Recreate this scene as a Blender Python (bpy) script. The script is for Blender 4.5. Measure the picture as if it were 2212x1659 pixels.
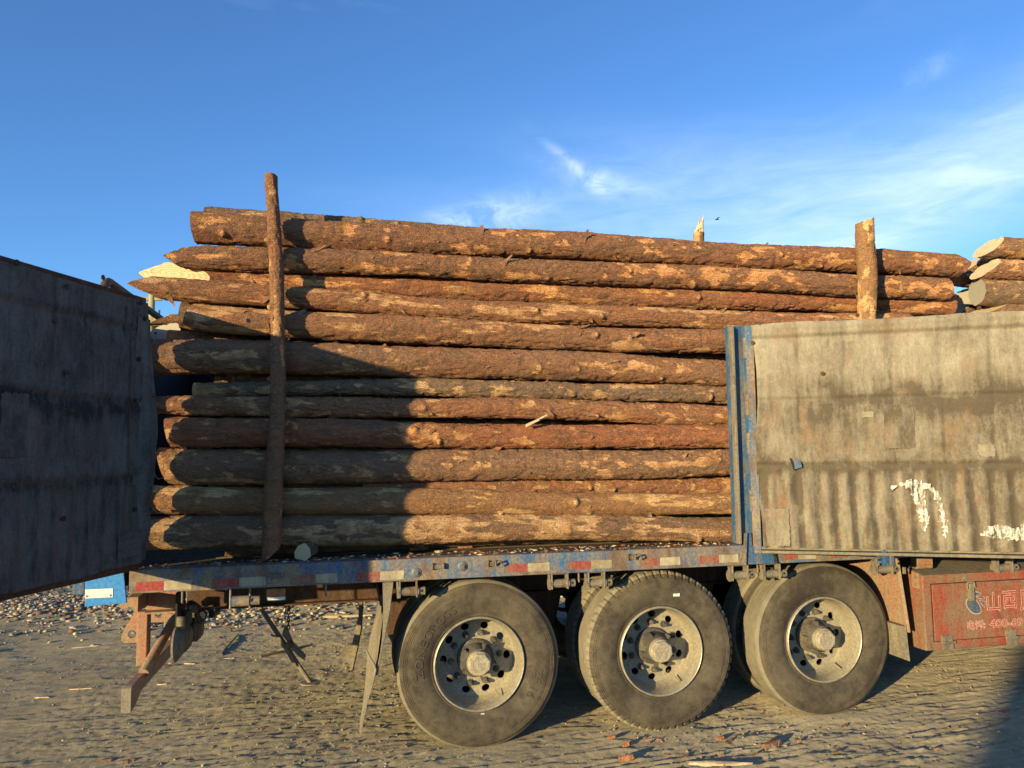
import bpy, bmesh, math, random
import numpy as np
from mathutils import Vector, Matrix

random.seed(7)
rng = np.random.default_rng(11)
for _o in list(bpy.data.objects):
    bpy.data.objects.remove(_o)
S = bpy.context.scene
COL = S.collection
rad = math.radians

# ------------------------------------------------------------------ camera
FPX, YAW, PIT, ROL, CDIST, CH = 1662.0, .2104, .0858, .0121, 5.099, 1.938

def ray(u, v):
    """direction of the camera ray through a point of a 2212 x 1659 picture"""
    x = (u - 1106) / FPX
    y = (829.5 - v) / FPX
    cr, sr = math.cos(ROL), math.sin(ROL)
    X = x * cr + y * sr
    Y = -x * sr + y * cr
    cp, sp = math.cos(PIT), math.sin(PIT)
    Z = cp - Y * sp
    W = sp + Y * cp
    cy, sy = math.cos(YAW), math.sin(YAW)
    return Vector((X * cy + Z * sy, Z * cy - X * sy, W))

CAM = Vector((0, -CDIST, CH))

def PY(u, v, y):
    r = ray(u, v)
    return CAM + r * ((y - CAM.y) / r.y)

def PZ(u, v, z=0.0):
    r = ray(u, v)
    return CAM + r * ((z - CAM.z) / r.z)

def PXX(u, v, x):
    r = ray(u, v)
    return CAM + r * ((x - CAM.x) / r.x)

cam_d = bpy.data.cameras.new('camera')
cam = bpy.data.objects.new('camera', cam_d)
COL.objects.link(cam)
fw = ray(1106, 829.5).normalized()
rt = (ray(1206, 829.5) - ray(1106, 829.5)).normalized()
up = rt.cross(fw).normalized()
cam.matrix_world = Matrix(((rt.x, up.x, -fw.x, CAM.x), (rt.y, up.y, -fw.y, CAM.y),
                           (rt.z, up.z, -fw.z, CAM.z), (0, 0, 0, 1)))
cam_d.sensor_width = 36
cam_d.lens = FPX / 2212 * 36
cam_d.clip_start = .05
cam_d.clip_end = 2000
S.camera = cam

# ------------------------------------------------------------------ sun and sky
SUN = Vector((1.18, 1.0, -.215)).normalized()          # direction the light travels
SUN_EL = math.asin(-SUN.z)
SUN_AZ = math.atan2(-SUN.x, -SUN.y)                    # clockwise from +Y
EXPOSURE = 0.55
S.view_settings.view_transform = 'Standard'
S.view_settings.look = 'None'
S.view_settings.exposure = EXPOSURE
S.view_settings.gamma = 1
S.view_settings.use_curve_mapping = False

sun_d = bpy.data.lights.new('sun', 'SUN')
sun_d.energy = 5.0
sun_d.color = (1.0, .82, .45)
sun_d.angle = rad(.55)
sun = bpy.data.objects.new('sun', sun_d)
COL.objects.link(sun)
sun.rotation_euler = SUN.to_track_quat('-Z', 'Y').to_euler()
sun.location = (-12, -11, 8)

W = bpy.data.worlds.new('World')
S.world = W
W.use_nodes = True

class NT:
    """small node-tree helper"""
    def __init__(s, tree):
        s.t = tree
    def n(s, kind, **kw):
        x = s.t.nodes.new(kind)
        for k, v in kw.items():
            setattr(x, k, v)
        return x
    def put(s, sock, val):
        if isinstance(val, bpy.types.NodeSocket):
            s.t.links.new(val, sock)
        elif val is not None:
            if isinstance(val, (tuple, list)) and len(val) == 3 and sock.type == 'RGBA':
                val = (*val, 1)
            sock.default_value = val
    def math(s, op, a, b=None, c=None, clamp=False):
        x = s.n('ShaderNodeMath', operation=op, use_clamp=clamp)
        s.put(x.inputs[0], a)
        if b is not None: s.put(x.inputs[1], b)
        if c is not None: s.put(x.inputs[2], c)
        return x.outputs[0]
    def vmath(s, op, a, b=None):
        x = s.n('ShaderNodeVectorMath', operation=op)
        s.put(x.inputs[0], a)
        if b is not None: s.put(x.inputs[1], b)
        return x.outputs[0]
    def mix(s, fac, a, b, blend='MIX'):
        x = s.n('ShaderNodeMix', data_type='RGBA', blend_type=blend)
        s.put(x.inputs[0], fac); s.put(x.inputs[6], a); s.put(x.inputs[7], b)
        return x.outputs[2]
    def noise(s, vec, scale, detail=4, rough=.55, dist=0.0):
        x = s.n('ShaderNodeTexNoise')
        s.put(x.inputs['Vector'], vec)
        x.inputs['Scale'].default_value = scale
        x.inputs['Detail'].default_value = detail
        x.inputs['Roughness'].default_value = rough
        x.inputs['Distortion'].default_value = dist
        return x.outputs['Fac']
    def vor(s, vec, scale, feature='F1', out='Distance'):
        x = s.n('ShaderNodeTexVoronoi', feature=feature)
        s.put(x.inputs['Vector'], vec)
        x.inputs['Scale'].default_value = scale
        return x.outputs[out]
    def ramp(s, fac, stops):
        x = s.n('ShaderNodeValToRGB')
        e = x.color_ramp.elements
        while len(e) < len(stops):
            e.new(.5)
        for el, (p, c) in zip(e, stops):
            el.position = p
            if isinstance(c, (int, float)): c = (c, c, c)
            el.color = (*c, 1)
        s.put(x.inputs[0], fac)
        return x.outputs[0]
    def map(s, fac, a, b, c=0., d=1.):
        x = s.n('ShaderNodeMapRange')
        s.put(x.inputs[0], fac)
        for i, v in enumerate((a, b, c, d)):
            x.inputs[i + 1].default_value = v
        return x.outputs[0]
    def mapping(s, vec, scale=(1, 1, 1), rot=(0, 0, 0), loc=(0, 0, 0)):
        x = s.n('ShaderNodeMapping')
        s.put(x.inputs[0], vec)
        x.inputs['Location'].default_value = loc
        x.inputs['Rotation'].default_value = rot
        x.inputs['Scale'].default_value = scale
        return x.outputs[0]
    def attr(s, name, out='Fac'):
        x = s.n('ShaderNodeAttribute', attribute_name=name)
        return x.outputs[out]

def build_world():
    t = NT(W.node_tree)
    W.node_tree.nodes.clear()
    out = t.n('ShaderNodeOutputWorld')
    bg = t.n('ShaderNodeBackground')
    bg.inputs['Strength'].default_value = .15
    sky = t.n('ShaderNodeTexSky', sky_type='NISHITA')
    sky.sun_disc = False
    sky.sun_elevation = SUN_EL
    sky.sun_rotation = SUN_AZ
    sky.altitude = 900
    sky.air_density = 1.0
    sky.dust_density = .35
    sky.ozone_density = 2.2
    co = t.n('ShaderNodeTexCoord').outputs['Generated']
    sep = t.n('ShaderNodeSeparateXYZ')
    t.put(sep.inputs[0], co)
    x, y, z = sep.outputs
    az = t.math('ARCTAN2', x, y)
    el = t.math('ARCSINE', z)
    # thin cirrus: soft streaks placed in azimuth and elevation, broken up by noise
    pv = t.n('ShaderNodeCombineXYZ')
    t.put(pv.inputs[0], az); t.put(pv.inputs[1], el)
    wv = pv.outputs[0]
    fib = t.noise(t.mapping(wv, (5, 22, 1), (0, 0, rad(-22))), 1.6, 7, .62, .6)
    fib2 = t.noise(t.mapping(wv, (14, 24, 1), (0, 0, rad(40))), 1.3, 6, .6, 1.0)
    def gauss(u, v, ru, rv, ang, amp):
        d = ray(u, v).normalized()
        a0, e0 = math.atan2(d.x, d.y), math.asin(d.z)
        ru /= FPX; rv /= FPX
        ca, sa = math.cos(ang), math.sin(ang)
        da = t.math('SUBTRACT', az, a0)
        de = t.math('SUBTRACT', el, e0)
        p = t.math('ADD', t.math('MULTIPLY', da, ca / ru), t.math('MULTIPLY', de, sa / ru))
        q = t.math('ADD', t.math('MULTIPLY', da, -sa / rv), t.math('MULTIPLY', de, ca / rv))
        r2 = t.math('ADD', t.math('MULTIPLY', p, p), t.math('MULTIPLY', q, q))
        return t.math('MULTIPLY', t.math('POWER', 2.718, t.math('MULTIPLY', r2, -1.0)), amp)
    wis = None
    for a in ((1080, 462, 110, 36, rad(10), .5), (1000, 470, 90, 20, rad(8), .35),
              (1225, 345, 75, 11, rad(-38), .34), (1310, 390, 120, 24, rad(-16), .36),
              (1290, 405, 30, 18, rad(-40), .35), (2010, 150, 50, 18, rad(20), .2)):
        g = gauss(*a)
        wis = g if wis is None else t.math('ADD', wis, g)
    veil = None
    for a in ((1750, 470, 520, 120, rad(6), .5), (2120, 350, 440, 80, rad(24), .42), (1980, 470, 300, 40, rad(18), .25),
              (1500, 350, 330, 70, rad(-6), .22), (1150, 470, 380, 60, rad(-3), .18)):
        g = gauss(*a)
        veil = g if veil is None else t.math('ADD', veil, g)
    far = t.math('MULTIPLY', t.map(t.noise(t.mapping(wv, (1.6, 6, 1)), 1.2, 6, .6, .4), .56, .8), .35)
    cl = t.math('MULTIPLY', wis, t.map(fib2, .33, .68))
    cl = t.math('ADD', cl, t.math('MULTIPLY', veil, t.map(fib, .05, .85)))
    cl = t.math('ADD', cl, t.math('MULTIPLY', far, t.map(el, .45, .75)))
    cl = t.math('MINIMUM', cl, .8)
    tint = t.mix(1.0, sky.outputs[0], (.63, .94, 1.35), 'MULTIPLY')
    col = t.mix(cl, tint, CLOUD)
    t.put(bg.inputs['Color'], col)
    W.node_tree.links.new(bg.outputs[0], out.inputs[0])

CLOUD = (4.7, 5.7, 6.9)
build_world()

# ------------------------------------------------------------------ numpy noise
def _hash(ix, iy, iz, seed):
    h = (ix * 374761393 + iy * 668265263 + iz * 2147483647 + seed * 144665) & 0xffffffff
    h = ((h ^ (h >> 13)) * 1274126177) & 0xffffffff
    h = ((h ^ (h >> 16)) * 2246822519) & 0xffffffff
    return ((h ^ (h >> 15)) & 0xffffff) / float(0xffffff)

def vnoise(x, y, z, seed=0):
    xi, yi, zi = np.floor(x).astype(np.int64), np.floor(y).astype(np.int64), np.floor(z).astype(np.int64)
    fx, fy, fz = x - xi, y - yi, z - zi
    fx = fx * fx * (3 - 2 * fx); fy = fy * fy * (3 - 2 * fy); fz = fz * fz * (3 - 2 * fz)
    r = 0
    for dx in (0, 1):
        wx = fx if dx else 1 - fx
        for dy in (0, 1):
            wy = fy if dy else 1 - fy
            for dz in (0, 1):
                wz = fz if dz else 1 - fz
                r = r + wx * wy * wz * _hash(xi + dx, yi + dy, zi + dz, seed)
    return r

def fbm(x, y, z, oct=4, seed=0, gain=.5):
    a, s, n = 1.0, 0.0, 0.0
    for i in range(oct):
        s = s + a * vnoise(x, y, z, seed + i * 17)
        n += a
        a *= gain
        x, y, z = x * 2.03, y * 2.03, z * 2.03
    return s / n

def vnoise2(x, y, seed=0):
    xi, yi = np.floor(x).astype(np.int64), np.floor(y).astype(np.int64)
    fx, fy = x - xi, y - yi
    fx = fx * fx * (3 - 2 * fx); fy = fy * fy * (3 - 2 * fy)
    r = 0
    for dx in (0, 1):
        wx = fx if dx else 1 - fx
        for dy in (0, 1):
            wy = fy if dy else 1 - fy
            r = r + wx * wy * _hash(xi + dx, yi + dy, xi * 0 + 3, seed)
    return r

def fbm2(x, y, oct=4, seed=0, gain=.5):
    a, s, n = 1.0, 0.0, 0.0
    for i in range(oct):
        s = s + a * vnoise2(x, y, seed + i * 17)
        n += a
        a *= gain
        x, y = x * 2.03, y * 2.03
    return s / n

def sstep(a, b, x):
    t = np.clip((x - a) / (b - a), 0, 1)
    return t * t * (3 - 2 * t)

# ------------------------------------------------------------------ materials
MATS = {}
def new_mat(name):
    m = bpy.data.materials.new(name)
    m.use_nodes = True
    m.node_tree.nodes.clear()
    t = NT(m.node_tree)
    out = t.n('ShaderNodeOutputMaterial')
    b = t.n('ShaderNodeBsdfPrincipled')
    m.node_tree.links.new(b.outputs[0], out.inputs[0])
    MATS[name] = m
    return m, t, b

def objco(t, rnd=True):
    co = t.n('ShaderNodeTexCoord').outputs['Object']
    if rnd:
        oi = t.n('ShaderNodeObjectInfo')
        off = t.math('MULTIPLY', oi.outputs['Random'], 37.0)
        co = t.vmath('ADD', co, off)
    return co

def bump(t, b, h, strength=.5, dist=.01):
    x = t.n('ShaderNodeBump')
    x.inputs['Strength'].default_value = strength
    x.inputs['Distance'].default_value = dist
    t.put(x.inputs['Height'], h)
    t.put(b.inputs['Normal'], x.outputs[0])

def dusty(name, paint, dust=(.23, .185, .125), rust=(.12, .055, .028), wear=.5, rough=.75, paint2=None,
          streak=True, scale=1.0, metal=0.0, rustw=.25):
    """painted or bare metal under a film of road dust"""
    m, t, b = new_mat(name)
    co = objco(t)
    big = t.noise(co, 2.6 * scale, 5, .6, .5)
    if streak:
        st = t.noise(t.mapping(co, (7, 7, 1.2)), 2.2 * scale, 6, .62, .3)
    else:
        st = t.noise(co, 6 * scale, 6, .62, .3)
    fine = t.noise(co, 60 * scale, 5, .6)
    c = paint
    if paint2:
        c = t.mix(t.map(t.noise(co, 4.1 * scale, 3), .42, .6), paint, paint2)
    d = t.math('ADD', t.math('MULTIPLY', big, .45), t.math('MULTIPLY', st, .55))
    d = t.math('ADD', d, t.math('MULTIPLY', t.math('SUBTRACT', fine, .5), .16))
    c = t.mix(t.map(d, .66 - wear * .42, .74 - wear * .26), c, dust)
    rm = t.math('MULTIPLY', t.map(t.noise(t.mapping(co, (1, 1, .5), loc=(9, 3, 1)), 7 * scale, 6, .65, .8), .6 - .25 * rustw, .78 - .25 * rustw), .85)
    c = t.mix(rm, c, rust)
    c = t.mix(.35, c, t.mix(t.map(fine, .3, .7), (.03, .025, .02), (.75, .7, .6)), 'OVERLAY')
    t.put(b.inputs['Base Color'], c)
    b.inputs['Roughness'].default_value = rough
    b.inputs['Metallic'].default_value = metal
    b.inputs['Specular IOR Level'].default_value = .3
    bump(t, b, t.math('ADD', t.math('MULTIPLY', st, .6), fine), .35, .004)
    return m

dusty('blue_rail', (.045, .15, .30), (.30, .22, .14), wear=.68, rustw=.55, rust=(.17, .10, .055))
dusty('blue_paint', (.045, .125, .25), (.22, .20, .165), wear=.42, rough=.5, rustw=.2)
dusty('blue_clean', (.06, .27, .62), (.25, .22, .17), wear=.1, rough=.45, rustw=.02)
dusty('salmon_metal', (.40, .185, .11), (.34, .255, .16), wear=.62, rustw=.05)
dusty('red_box', (.34, .075, .042), (.26, .165, .10), wear=.6, rustw=.15, rust=(.13, .07, .045))
dusty('dust_metal', (.20, .17, .13), (.27, .225, .155), wear=.6, rustw=.3)
dusty('grey_metal', (.20, .20, .20), (.25, .22, .17), wear=.35, rustw=.2, rough=.5, metal=.3)
dusty('rust_beam', (.085, .04, .022), (.14, .095, .06), wear=.4, rustw=.4)
dusty('dark_metal', (.03, .028, .026), (.10, .085, .065), wear=.4, rustw=.2)
dusty('rim_paint', (.32, .28, .205), (.38, .325, .225), wear=.6, rustw=.05, rough=.55, streak=False)
dusty('rim_lip', (.42, .38, .30), (.36, .31, .22), wear=.35, rustw=.1, rough=.4, streak=False, metal=.3)
dusty('hub_metal', (.10, .09, .08), (.20, .17, .125), wear=.45, rustw=.2, streak=False)
dusty('cap_metal', (.36, .31, .22), (.42, .355, .24), wear=.5, rustw=.06, streak=False)
dusty('mud_rubber', (.20, .165, .115), (.31, .255, .175), wear=.7, rustw=0.0)
dusty('dark_rubber', (.02, .02, .02), (.075, .065, .05), wear=.4, rustw=0.0)
dusty('strip_red', (.36, .06, .055), (.30, .16, .10), wear=.62, rustw=.1, rough=.45)
dusty('strip_white', (.56, .49, .34), (.36, .28, .17), wear=.6, rustw=.1, rough=.45)
dusty('white_reflector', (.75, .75, .70), (.5, .44, .34), wear=.2, rustw=.02, rough=.4)
dusty('orange_lens', (.42, .15, .06), (.33, .22, .13), wear=.5, rustw=0, rough=.3)
dusty('pale_paint', (.82, .78, .68), (.6, .52, .40), wear=.25, rustw=.05, rough=.6)
def smear_mat():
    m, t, b = new_mat('smeared_paint')
    co = objco(t)
    n = t.noise(t.mapping(co, (14, 14, 3.2)), 3.0, 6, .72, .4)
    n2 = t.noise(co, 60, 4, .7)
    f = t.math('ADD', t.math('MULTIPLY', n, .7), t.math('MULTIPLY', n2, .3))
    t.put(b.inputs['Base Color'], t.mix(t.map(f, .45, .66), (.50, .44, .34), (.82, .78, .68)))
    t.put(b.inputs['Alpha'], t.map(f, .43, .53))
    b.inputs['Roughness'].default_value = .7
smear_mat()
dusty('yellow_pole', (.42, .36, .16), (.33, .27, .17), wear=.4, rustw=.1)
dusty('hut_wall', (.45, .44, .40), (.30, .26, .2), wear=.3, rustw=.1)
dusty('text_red', (.42, .045, .05), (.33, .15, .10), wear=.3, rustw=0, rough=.6)
dusty('text_cream', (.66, .52, .37), (.45, .30, .2), wear=.3, rustw=0, rough=.6)
dusty('emblem_blue', (.07, .11, .17), (.20, .17, .14), wear=.35, rustw=0, rough=.6)
dusty('deck_wood', (.13, .085, .055), (.21, .155, .10), wear=.55, rustw=.2, rough=.9)

def tyre_mat(name, base, dust, amt):
    m, t, b = new_mat(name)
    co = objco(t)
    n1 = t.noise(co, 3.2, 5, .6, .6)
    n2 = t.noise(co, 16, 6, .65, .4)
    n3 = t.noise(co, 110, 4, .6)
    f = t.math('ADD', t.math('MULTIPLY', n1, .55), t.math('MULTIPLY', n2, .45))
    f = t.math('ADD', f, t.math('MULTIPLY', t.math('SUBTRACT', n3, .5), .25))
    c = t.mix(t.map(f, .58 - amt * .35, .72 - amt * .1), base, dust)
    sc = t.map(t.noise(t.mapping(co, (1, 1, 1), (0, .6, 0)), 34, 3, .5, 3.0), .62, .70)
    c = t.mix(t.math('MULTIPLY', sc, .45), c, (.085, .06, .045))
    t.put(b.inputs['Base Color'], c)
    b.inputs['Roughness'].default_value = .88
    b.inputs['Specular IOR Level'].default_value = .2
    bump(t, b, t.math('ADD', n2, t.math('MULTIPLY', n3, .6)), .3, .004)
    return m
tyre_mat('tyre_side', (.058, .046, .034), (.155, .122, .08), .5)
tyre_mat('tyre_tread', (.16, .135, .095), (.29, .245, .165), .7)

def bark_mat(name, redc, greyc, peelc, pale, rnd=True):
    m, t, b = new_mat(name)
    co = objco(t)
    lco = t.mapping(co, (1, 4.5, 4.5))
    peel = t.attr('peel')
    oi = t.n('ShaderNodeObjectInfo')
    big = t.noise(t.mapping(co, (1, 2, 2)), 2.1, 4, .6)
    pl = t.noise(lco, 9, 6, .68, 1.2)
    fine = t.noise(t.mapping(co, (1, 2.5, 2.5)), 75, 5, .65)
    wob = t.math('MULTIPLY', t.noise(co, 30, 3), .05)
    crk = t.vor(t.vmath('ADD', t.mapping(co, (1, 2.6, 2.6)), wob), 26, 'DISTANCE_TO_EDGE')
    g = t.math('ADD', t.math('MULTIPLY', t.math('SUBTRACT', oi.outputs['Random'], .5), .6), big)
    c = t.mix(t.map(g, .35, .68), redc, greyc)
    c = t.mix(t.map(pl, .36, .66), t.mix(.35, c, (.06, .035, .02)), t.mix(.5, c, (.40, .17, .075)))
    c = t.mix(t.math('MULTIPLY', t.map(t.noise(lco, 14, 4, .6, .5), .56, .72), .6), c, (.25, .19, .13))
    c = t.mix(t.math('MULTIPLY', t.map(t.noise(lco, 5, 5, .75, .8), .5, .62), .75), c, tuple(x * .5 for x in greyc))
    fle = t.math('MULTIPLY', t.map(t.noise(t.mapping(co, (1, 2.4, 2.4)), 30, 6, .78, .6), .56, .61), t.map(big, .36, .56))
    pe = t.math('ADD', peel, t.math('MULTIPLY', t.math('SUBTRACT', t.noise(t.mapping(co, (1, 2.2, 2.2)), 46, 7, .82), .5), 2.8))
    pm = t.map(pe, .42, .56)
    stre = t.noise(t.mapping(co, (1.2, 14, 14)), 7, 5, .65, .4)
    pc = t.mix(t.map(stre, .42, .68), peelc, pale)
    pc = t.mix(t.map(t.noise(co, 11, 3), .45, .65), pc, t.mix(.6, pc, (.30, .11, .035)))
    c = t.mix(t.math('MULTIPLY', fle, .85), c, t.mix(.2, peelc, redc))
    c = t.mix(t.math('MULTIPLY', t.map(pe, .12, .46), .8), c, t.mix(.55, peelc, (.20, .065, .03)))
    c = t.mix(pm, c, pc)
    c = t.mix(t.math('MULTIPLY', t.map(t.noise(t.mapping(co, (1, 3, 3)), 24, 6, .75, 1.0), .44, .34), .6), c, (.07, .04, .025))
    c = t.mix(.4, c, t.mix(t.map(fine, .3, .7), (.02, .015, .01), (.8, .7, .6)), 'OVERLAY')
    t.put(b.inputs['Base Color'], c)
    b.inputs['Roughness'].default_value = .9
    b.inputs['Specular IOR Level'].default_value = .15
    h = t.math('ADD', t.math('MULTIPLY', pl, .9), t.math('MULTIPLY', fine, .45))
    h = t.math('ADD', h, t.math('MULTIPLY', t.map(crk, 0, .12), .35))
    h = t.math('SUBTRACT', h, t.math('MULTIPLY', pm, .5))
    b.inputs['Diffuse Roughness'].default_value = .8
    bump(t, b, h, .95, .018)
    return m
bark_mat('bark_red', (.54, .205, .108), (.36, .20, .13), (.70, .33, .125), (.84, .57, .29))
bark_mat('bark_brown', (.50, .225, .122), (.37, .235, .155), (.66, .36, .16), (.82, .58, .32))
bark_mat('bark_grey', (.34, .20, .125), (.31, .24, .175), (.58, .35, .17), (.76, .56, .33))
bark_mat('bark_stripped', (.52, .275, .13), (.47, .29, .165), (.68, .42, .18), (.84, .62, .34))

def wood_mat(name, a, bcol, grey=0.0):
    m, t, b = new_mat(name)
    r = t.attr('ringr')
    co = objco(t)
    n = t.noise(co, 6, 3)
    w = t.n('ShaderNodeMath', operation='SINE')
    t.put(w.inputs[0], t.math('MULTIPLY', t.math('ADD', r, t.math('MULTIPLY', n, .018)), 520))
    rings = t.map(w.outputs[0], -.2, 1)
    c = t.mix(t.math('MULTIPLY', rings, .55), a, bcol)
    c = t.mix(t.map(t.noise(co, 18, 5, .6), .5, .75), c, t.mix(.5, c, (.36, .2, .09)))
    if grey:
        c = t.mix(grey, c, (.27, .255, .20))
    t.put(b.inputs['Base Color'], c)
    b.inputs['Roughness'].default_value = .75
    bump(t, b, t.math('ADD', t.noise(t.mapping(co, (1, 1, 3)), 70, 4, .6), t.math('MULTIPLY', rings, .4)), .25, .004)
    return m
wood_mat('cut_wood', (.72, .53, .30), (.43, .26, .11))
wood_mat('cut_wood_grey', (.50, .42, .30), (.36, .28, .18), .55)

def simple(name, col, rough=.8, var=.3, scale=20):
    m, t, b = new_mat(name)
    co = objco(t)
    n = t.noise(co, scale, 5, .6)
    c = t.mix(t.map(n, .3, .7), tuple(x * (1 - var) for x in col), tuple(min(1, x * (1 + var)) for x in col))
    t.put(b.inputs['Base Color'], c)
    b.inputs['Roughness'].default_value = rough
    b.inputs['Specular IOR Level'].default_value = .2
    bump(t, b, n, .4, .006)
    return m
simple('chip_red', (.33, .135, .065), var=.5)
simple('chip_brown', (.22, .125, .07), var=.5)
simple('chip_pale', (.58, .44, .26), var=.3)
simple('stone_pale', (.33, .275, .20), var=.55, scale=6)
simple('leaf_green', (.075, .11, .03), var=.5, scale=3)
simple('trunk_brown', (.12, .09, .06))
simple('bird_dark', (.03, .03, .03))
simple('interior_shade', (.010, .009, .008))  # near-black colour imitates the deep shade inside the load space
simple('rope', (.30, .24, .16), scale=90)

# gate lining: colour from the 'stain' attribute plus weave
def lining_mat(name, light, dark, brown):
    m, t, b = new_mat(name)
    st = t.attr('stain')
    co = t.n('ShaderNodeAttribute', attribute_name='gp').outputs['Vector']
    n1 = t.noise(co, 3.0, 6, .65, .6)
    n2 = t.noise(t.mapping(co, (15, 3.5, 1)), 1.8, 8, .72, .5)
    n3 = t.noise(co, 95, 4, .6)
    weave = t.vor(t.mapping(co, (1.0, 1.5, 1)), 150, 'F1')
    spots = t.map(t.noise(t.mapping(co, (1.6, 1, 1)), 38, 4, .7, .6), .57, .68)
    f = t.math('ADD', t.math('MULTIPLY', n1, .5), t.math('MULTIPLY', n2, .5))
    f = t.math('ADD', f, t.math('MULTIPLY', t.math('SUBTRACT', t.noise(co, 70, 5, .75), .5), .26))
    f = t.math('SUBTRACT', t.map(f, .32, .80), t.math('MULTIPLY', t.math('MULTIPLY', st, .8), t.map(t.noise(co, 9, 8, .78), .3, .62, .15, 1.15)))
    c = t.ramp(f, [(0.0, dark), (.38, tuple(.45 * a + .55 * d for a, d in zip(light, dark))), (.9, light)])
    c = t.mix(t.math('MULTIPLY', t.map(t.noise(t.mapping(co, (1, .6, 1), loc=(4, 2, 0)), 5, 5, .65, .7), .54, .7), .6), c, brown)
    c = t.mix(t.math('MULTIPLY', spots, .32), c, dark)
    gr = t.noise(t.mapping(co, (1.5, .8, 1)), 48, 7, .75)
    c = t.mix(.18, c, t.mix(t.map(gr, .34, .66), (.10, .085, .07), (.85, .82, .78)), 'OVERLAY')
    t.put(b.inputs['Base Color'], c)
    b.inputs['Roughness'].default_value = .85
    b.inputs['Specular IOR Level'].default_value = .2
    h = t.math('ADD', t.math('MULTIPLY', n2, .8), t.math('MULTIPLY', weave, .35))
    h = t.math('ADD', h, t.math('MULTIPLY', n3, .4))
    bump(t, b, h, .4, .006)
    return m
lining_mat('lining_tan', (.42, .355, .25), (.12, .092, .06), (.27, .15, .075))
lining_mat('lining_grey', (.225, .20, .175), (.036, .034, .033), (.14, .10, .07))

def ground_mat():
    m, t, b = new_mat('dirt')
    co = t.n('ShaderNodeTexCoord').outputs['Object']
    n1 = t.noise(co, .55, 5, .6, .3)
    n2 = t.noise(t.mapping(co, (1, 3.2, 1), (0, 0, rad(-8))), 3.2, 6, .65, .6)
    n3 = t.noise(co, 24, 6, .7)
    n4 = t.noise(co, 140, 4, .65)
    f = t.math('ADD', t.math('MULTIPLY', n1, .35), t.math('MULTIPLY', n2, .35))
    f = t.math('ADD', f, t.math('MULTIPLY', n3, .3))
    c = t.ramp(f, [(.36, (.20, .163, .107)), (.5, (.345, .278, .172)), (.62, (.45, .365, .228))])
    dk = t.map(t.noise(t.mapping(co, (.7, 1.5, 1)), 42, 5, .75), .56, .68)
    c = t.mix(t.math('MULTIPLY', dk, .75), c, (.15, .115, .085))
    pb = t.map(t.vor(co, 95), .12, .05)
    c = t.mix(t.math('MULTIPLY', t.math('MULTIPLY', pb, t.map(n3, .5, .62)), .6), c, (.5, .45, .36))
    t.put(b.inputs['Base Color'], c)
    b.inputs['Roughness'].default_value = .95
    b.inputs['Diffuse Roughness'].default_value = 1.0
    b.inputs['Specular IOR Level'].default_value = .1
    bump(t, b, t.math('ADD', t.math('MULTIPLY', n3, 1.0), t.math('MULTIPLY', n4, .6)), .6, .014)
    return m
ground_mat()

# ------------------------------------------------------------------ mesh helpers
def tag(o, label=None, cat=None, group=None, kind=None):
    if label: o['label'] = label
    if cat: o['category'] = cat
    if group: o['group'] = group
    if kind: o['kind'] = kind
    return o

def wloc(o):
    p = Vector(o.location)
    while o.parent:
        o = o.parent
        p = p + Vector(o.location)
    return p

def empty(name, loc, parent=None):
    o = bpy.data.objects.new(name, None)
    COL.objects.link(o)
    o.empty_display_size = .1
    o.location = loc
    if parent:
        o.parent = parent
        o.location = Vector(loc) - wloc(parent)
    return o

def finish(o, mat, parent, loc, smooth, bevel):
    me = o.data
    if mat:
        for k in ([mat] if isinstance(mat, str) else mat):
            me.materials.append(MATS[k])
    COL.objects.link(o)
    if parent:
        o.parent = parent
        o.location = Vector(loc) - wloc(parent)
    else:
        o.location = loc
    if smooth:
        me.polygons.foreach_set('use_smooth', [True] * len(me.polygons))
        me.set_sharp_from_angle(angle=rad(smooth if smooth is not True else 35))
    if bevel:
        md = o.modifiers.new('bevel', 'BEVEL')
        md.width = bevel
        md.segments = 2
        md.limit_method = 'ANGLE'
        md.angle_limit = rad(40)
    return o

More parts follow.
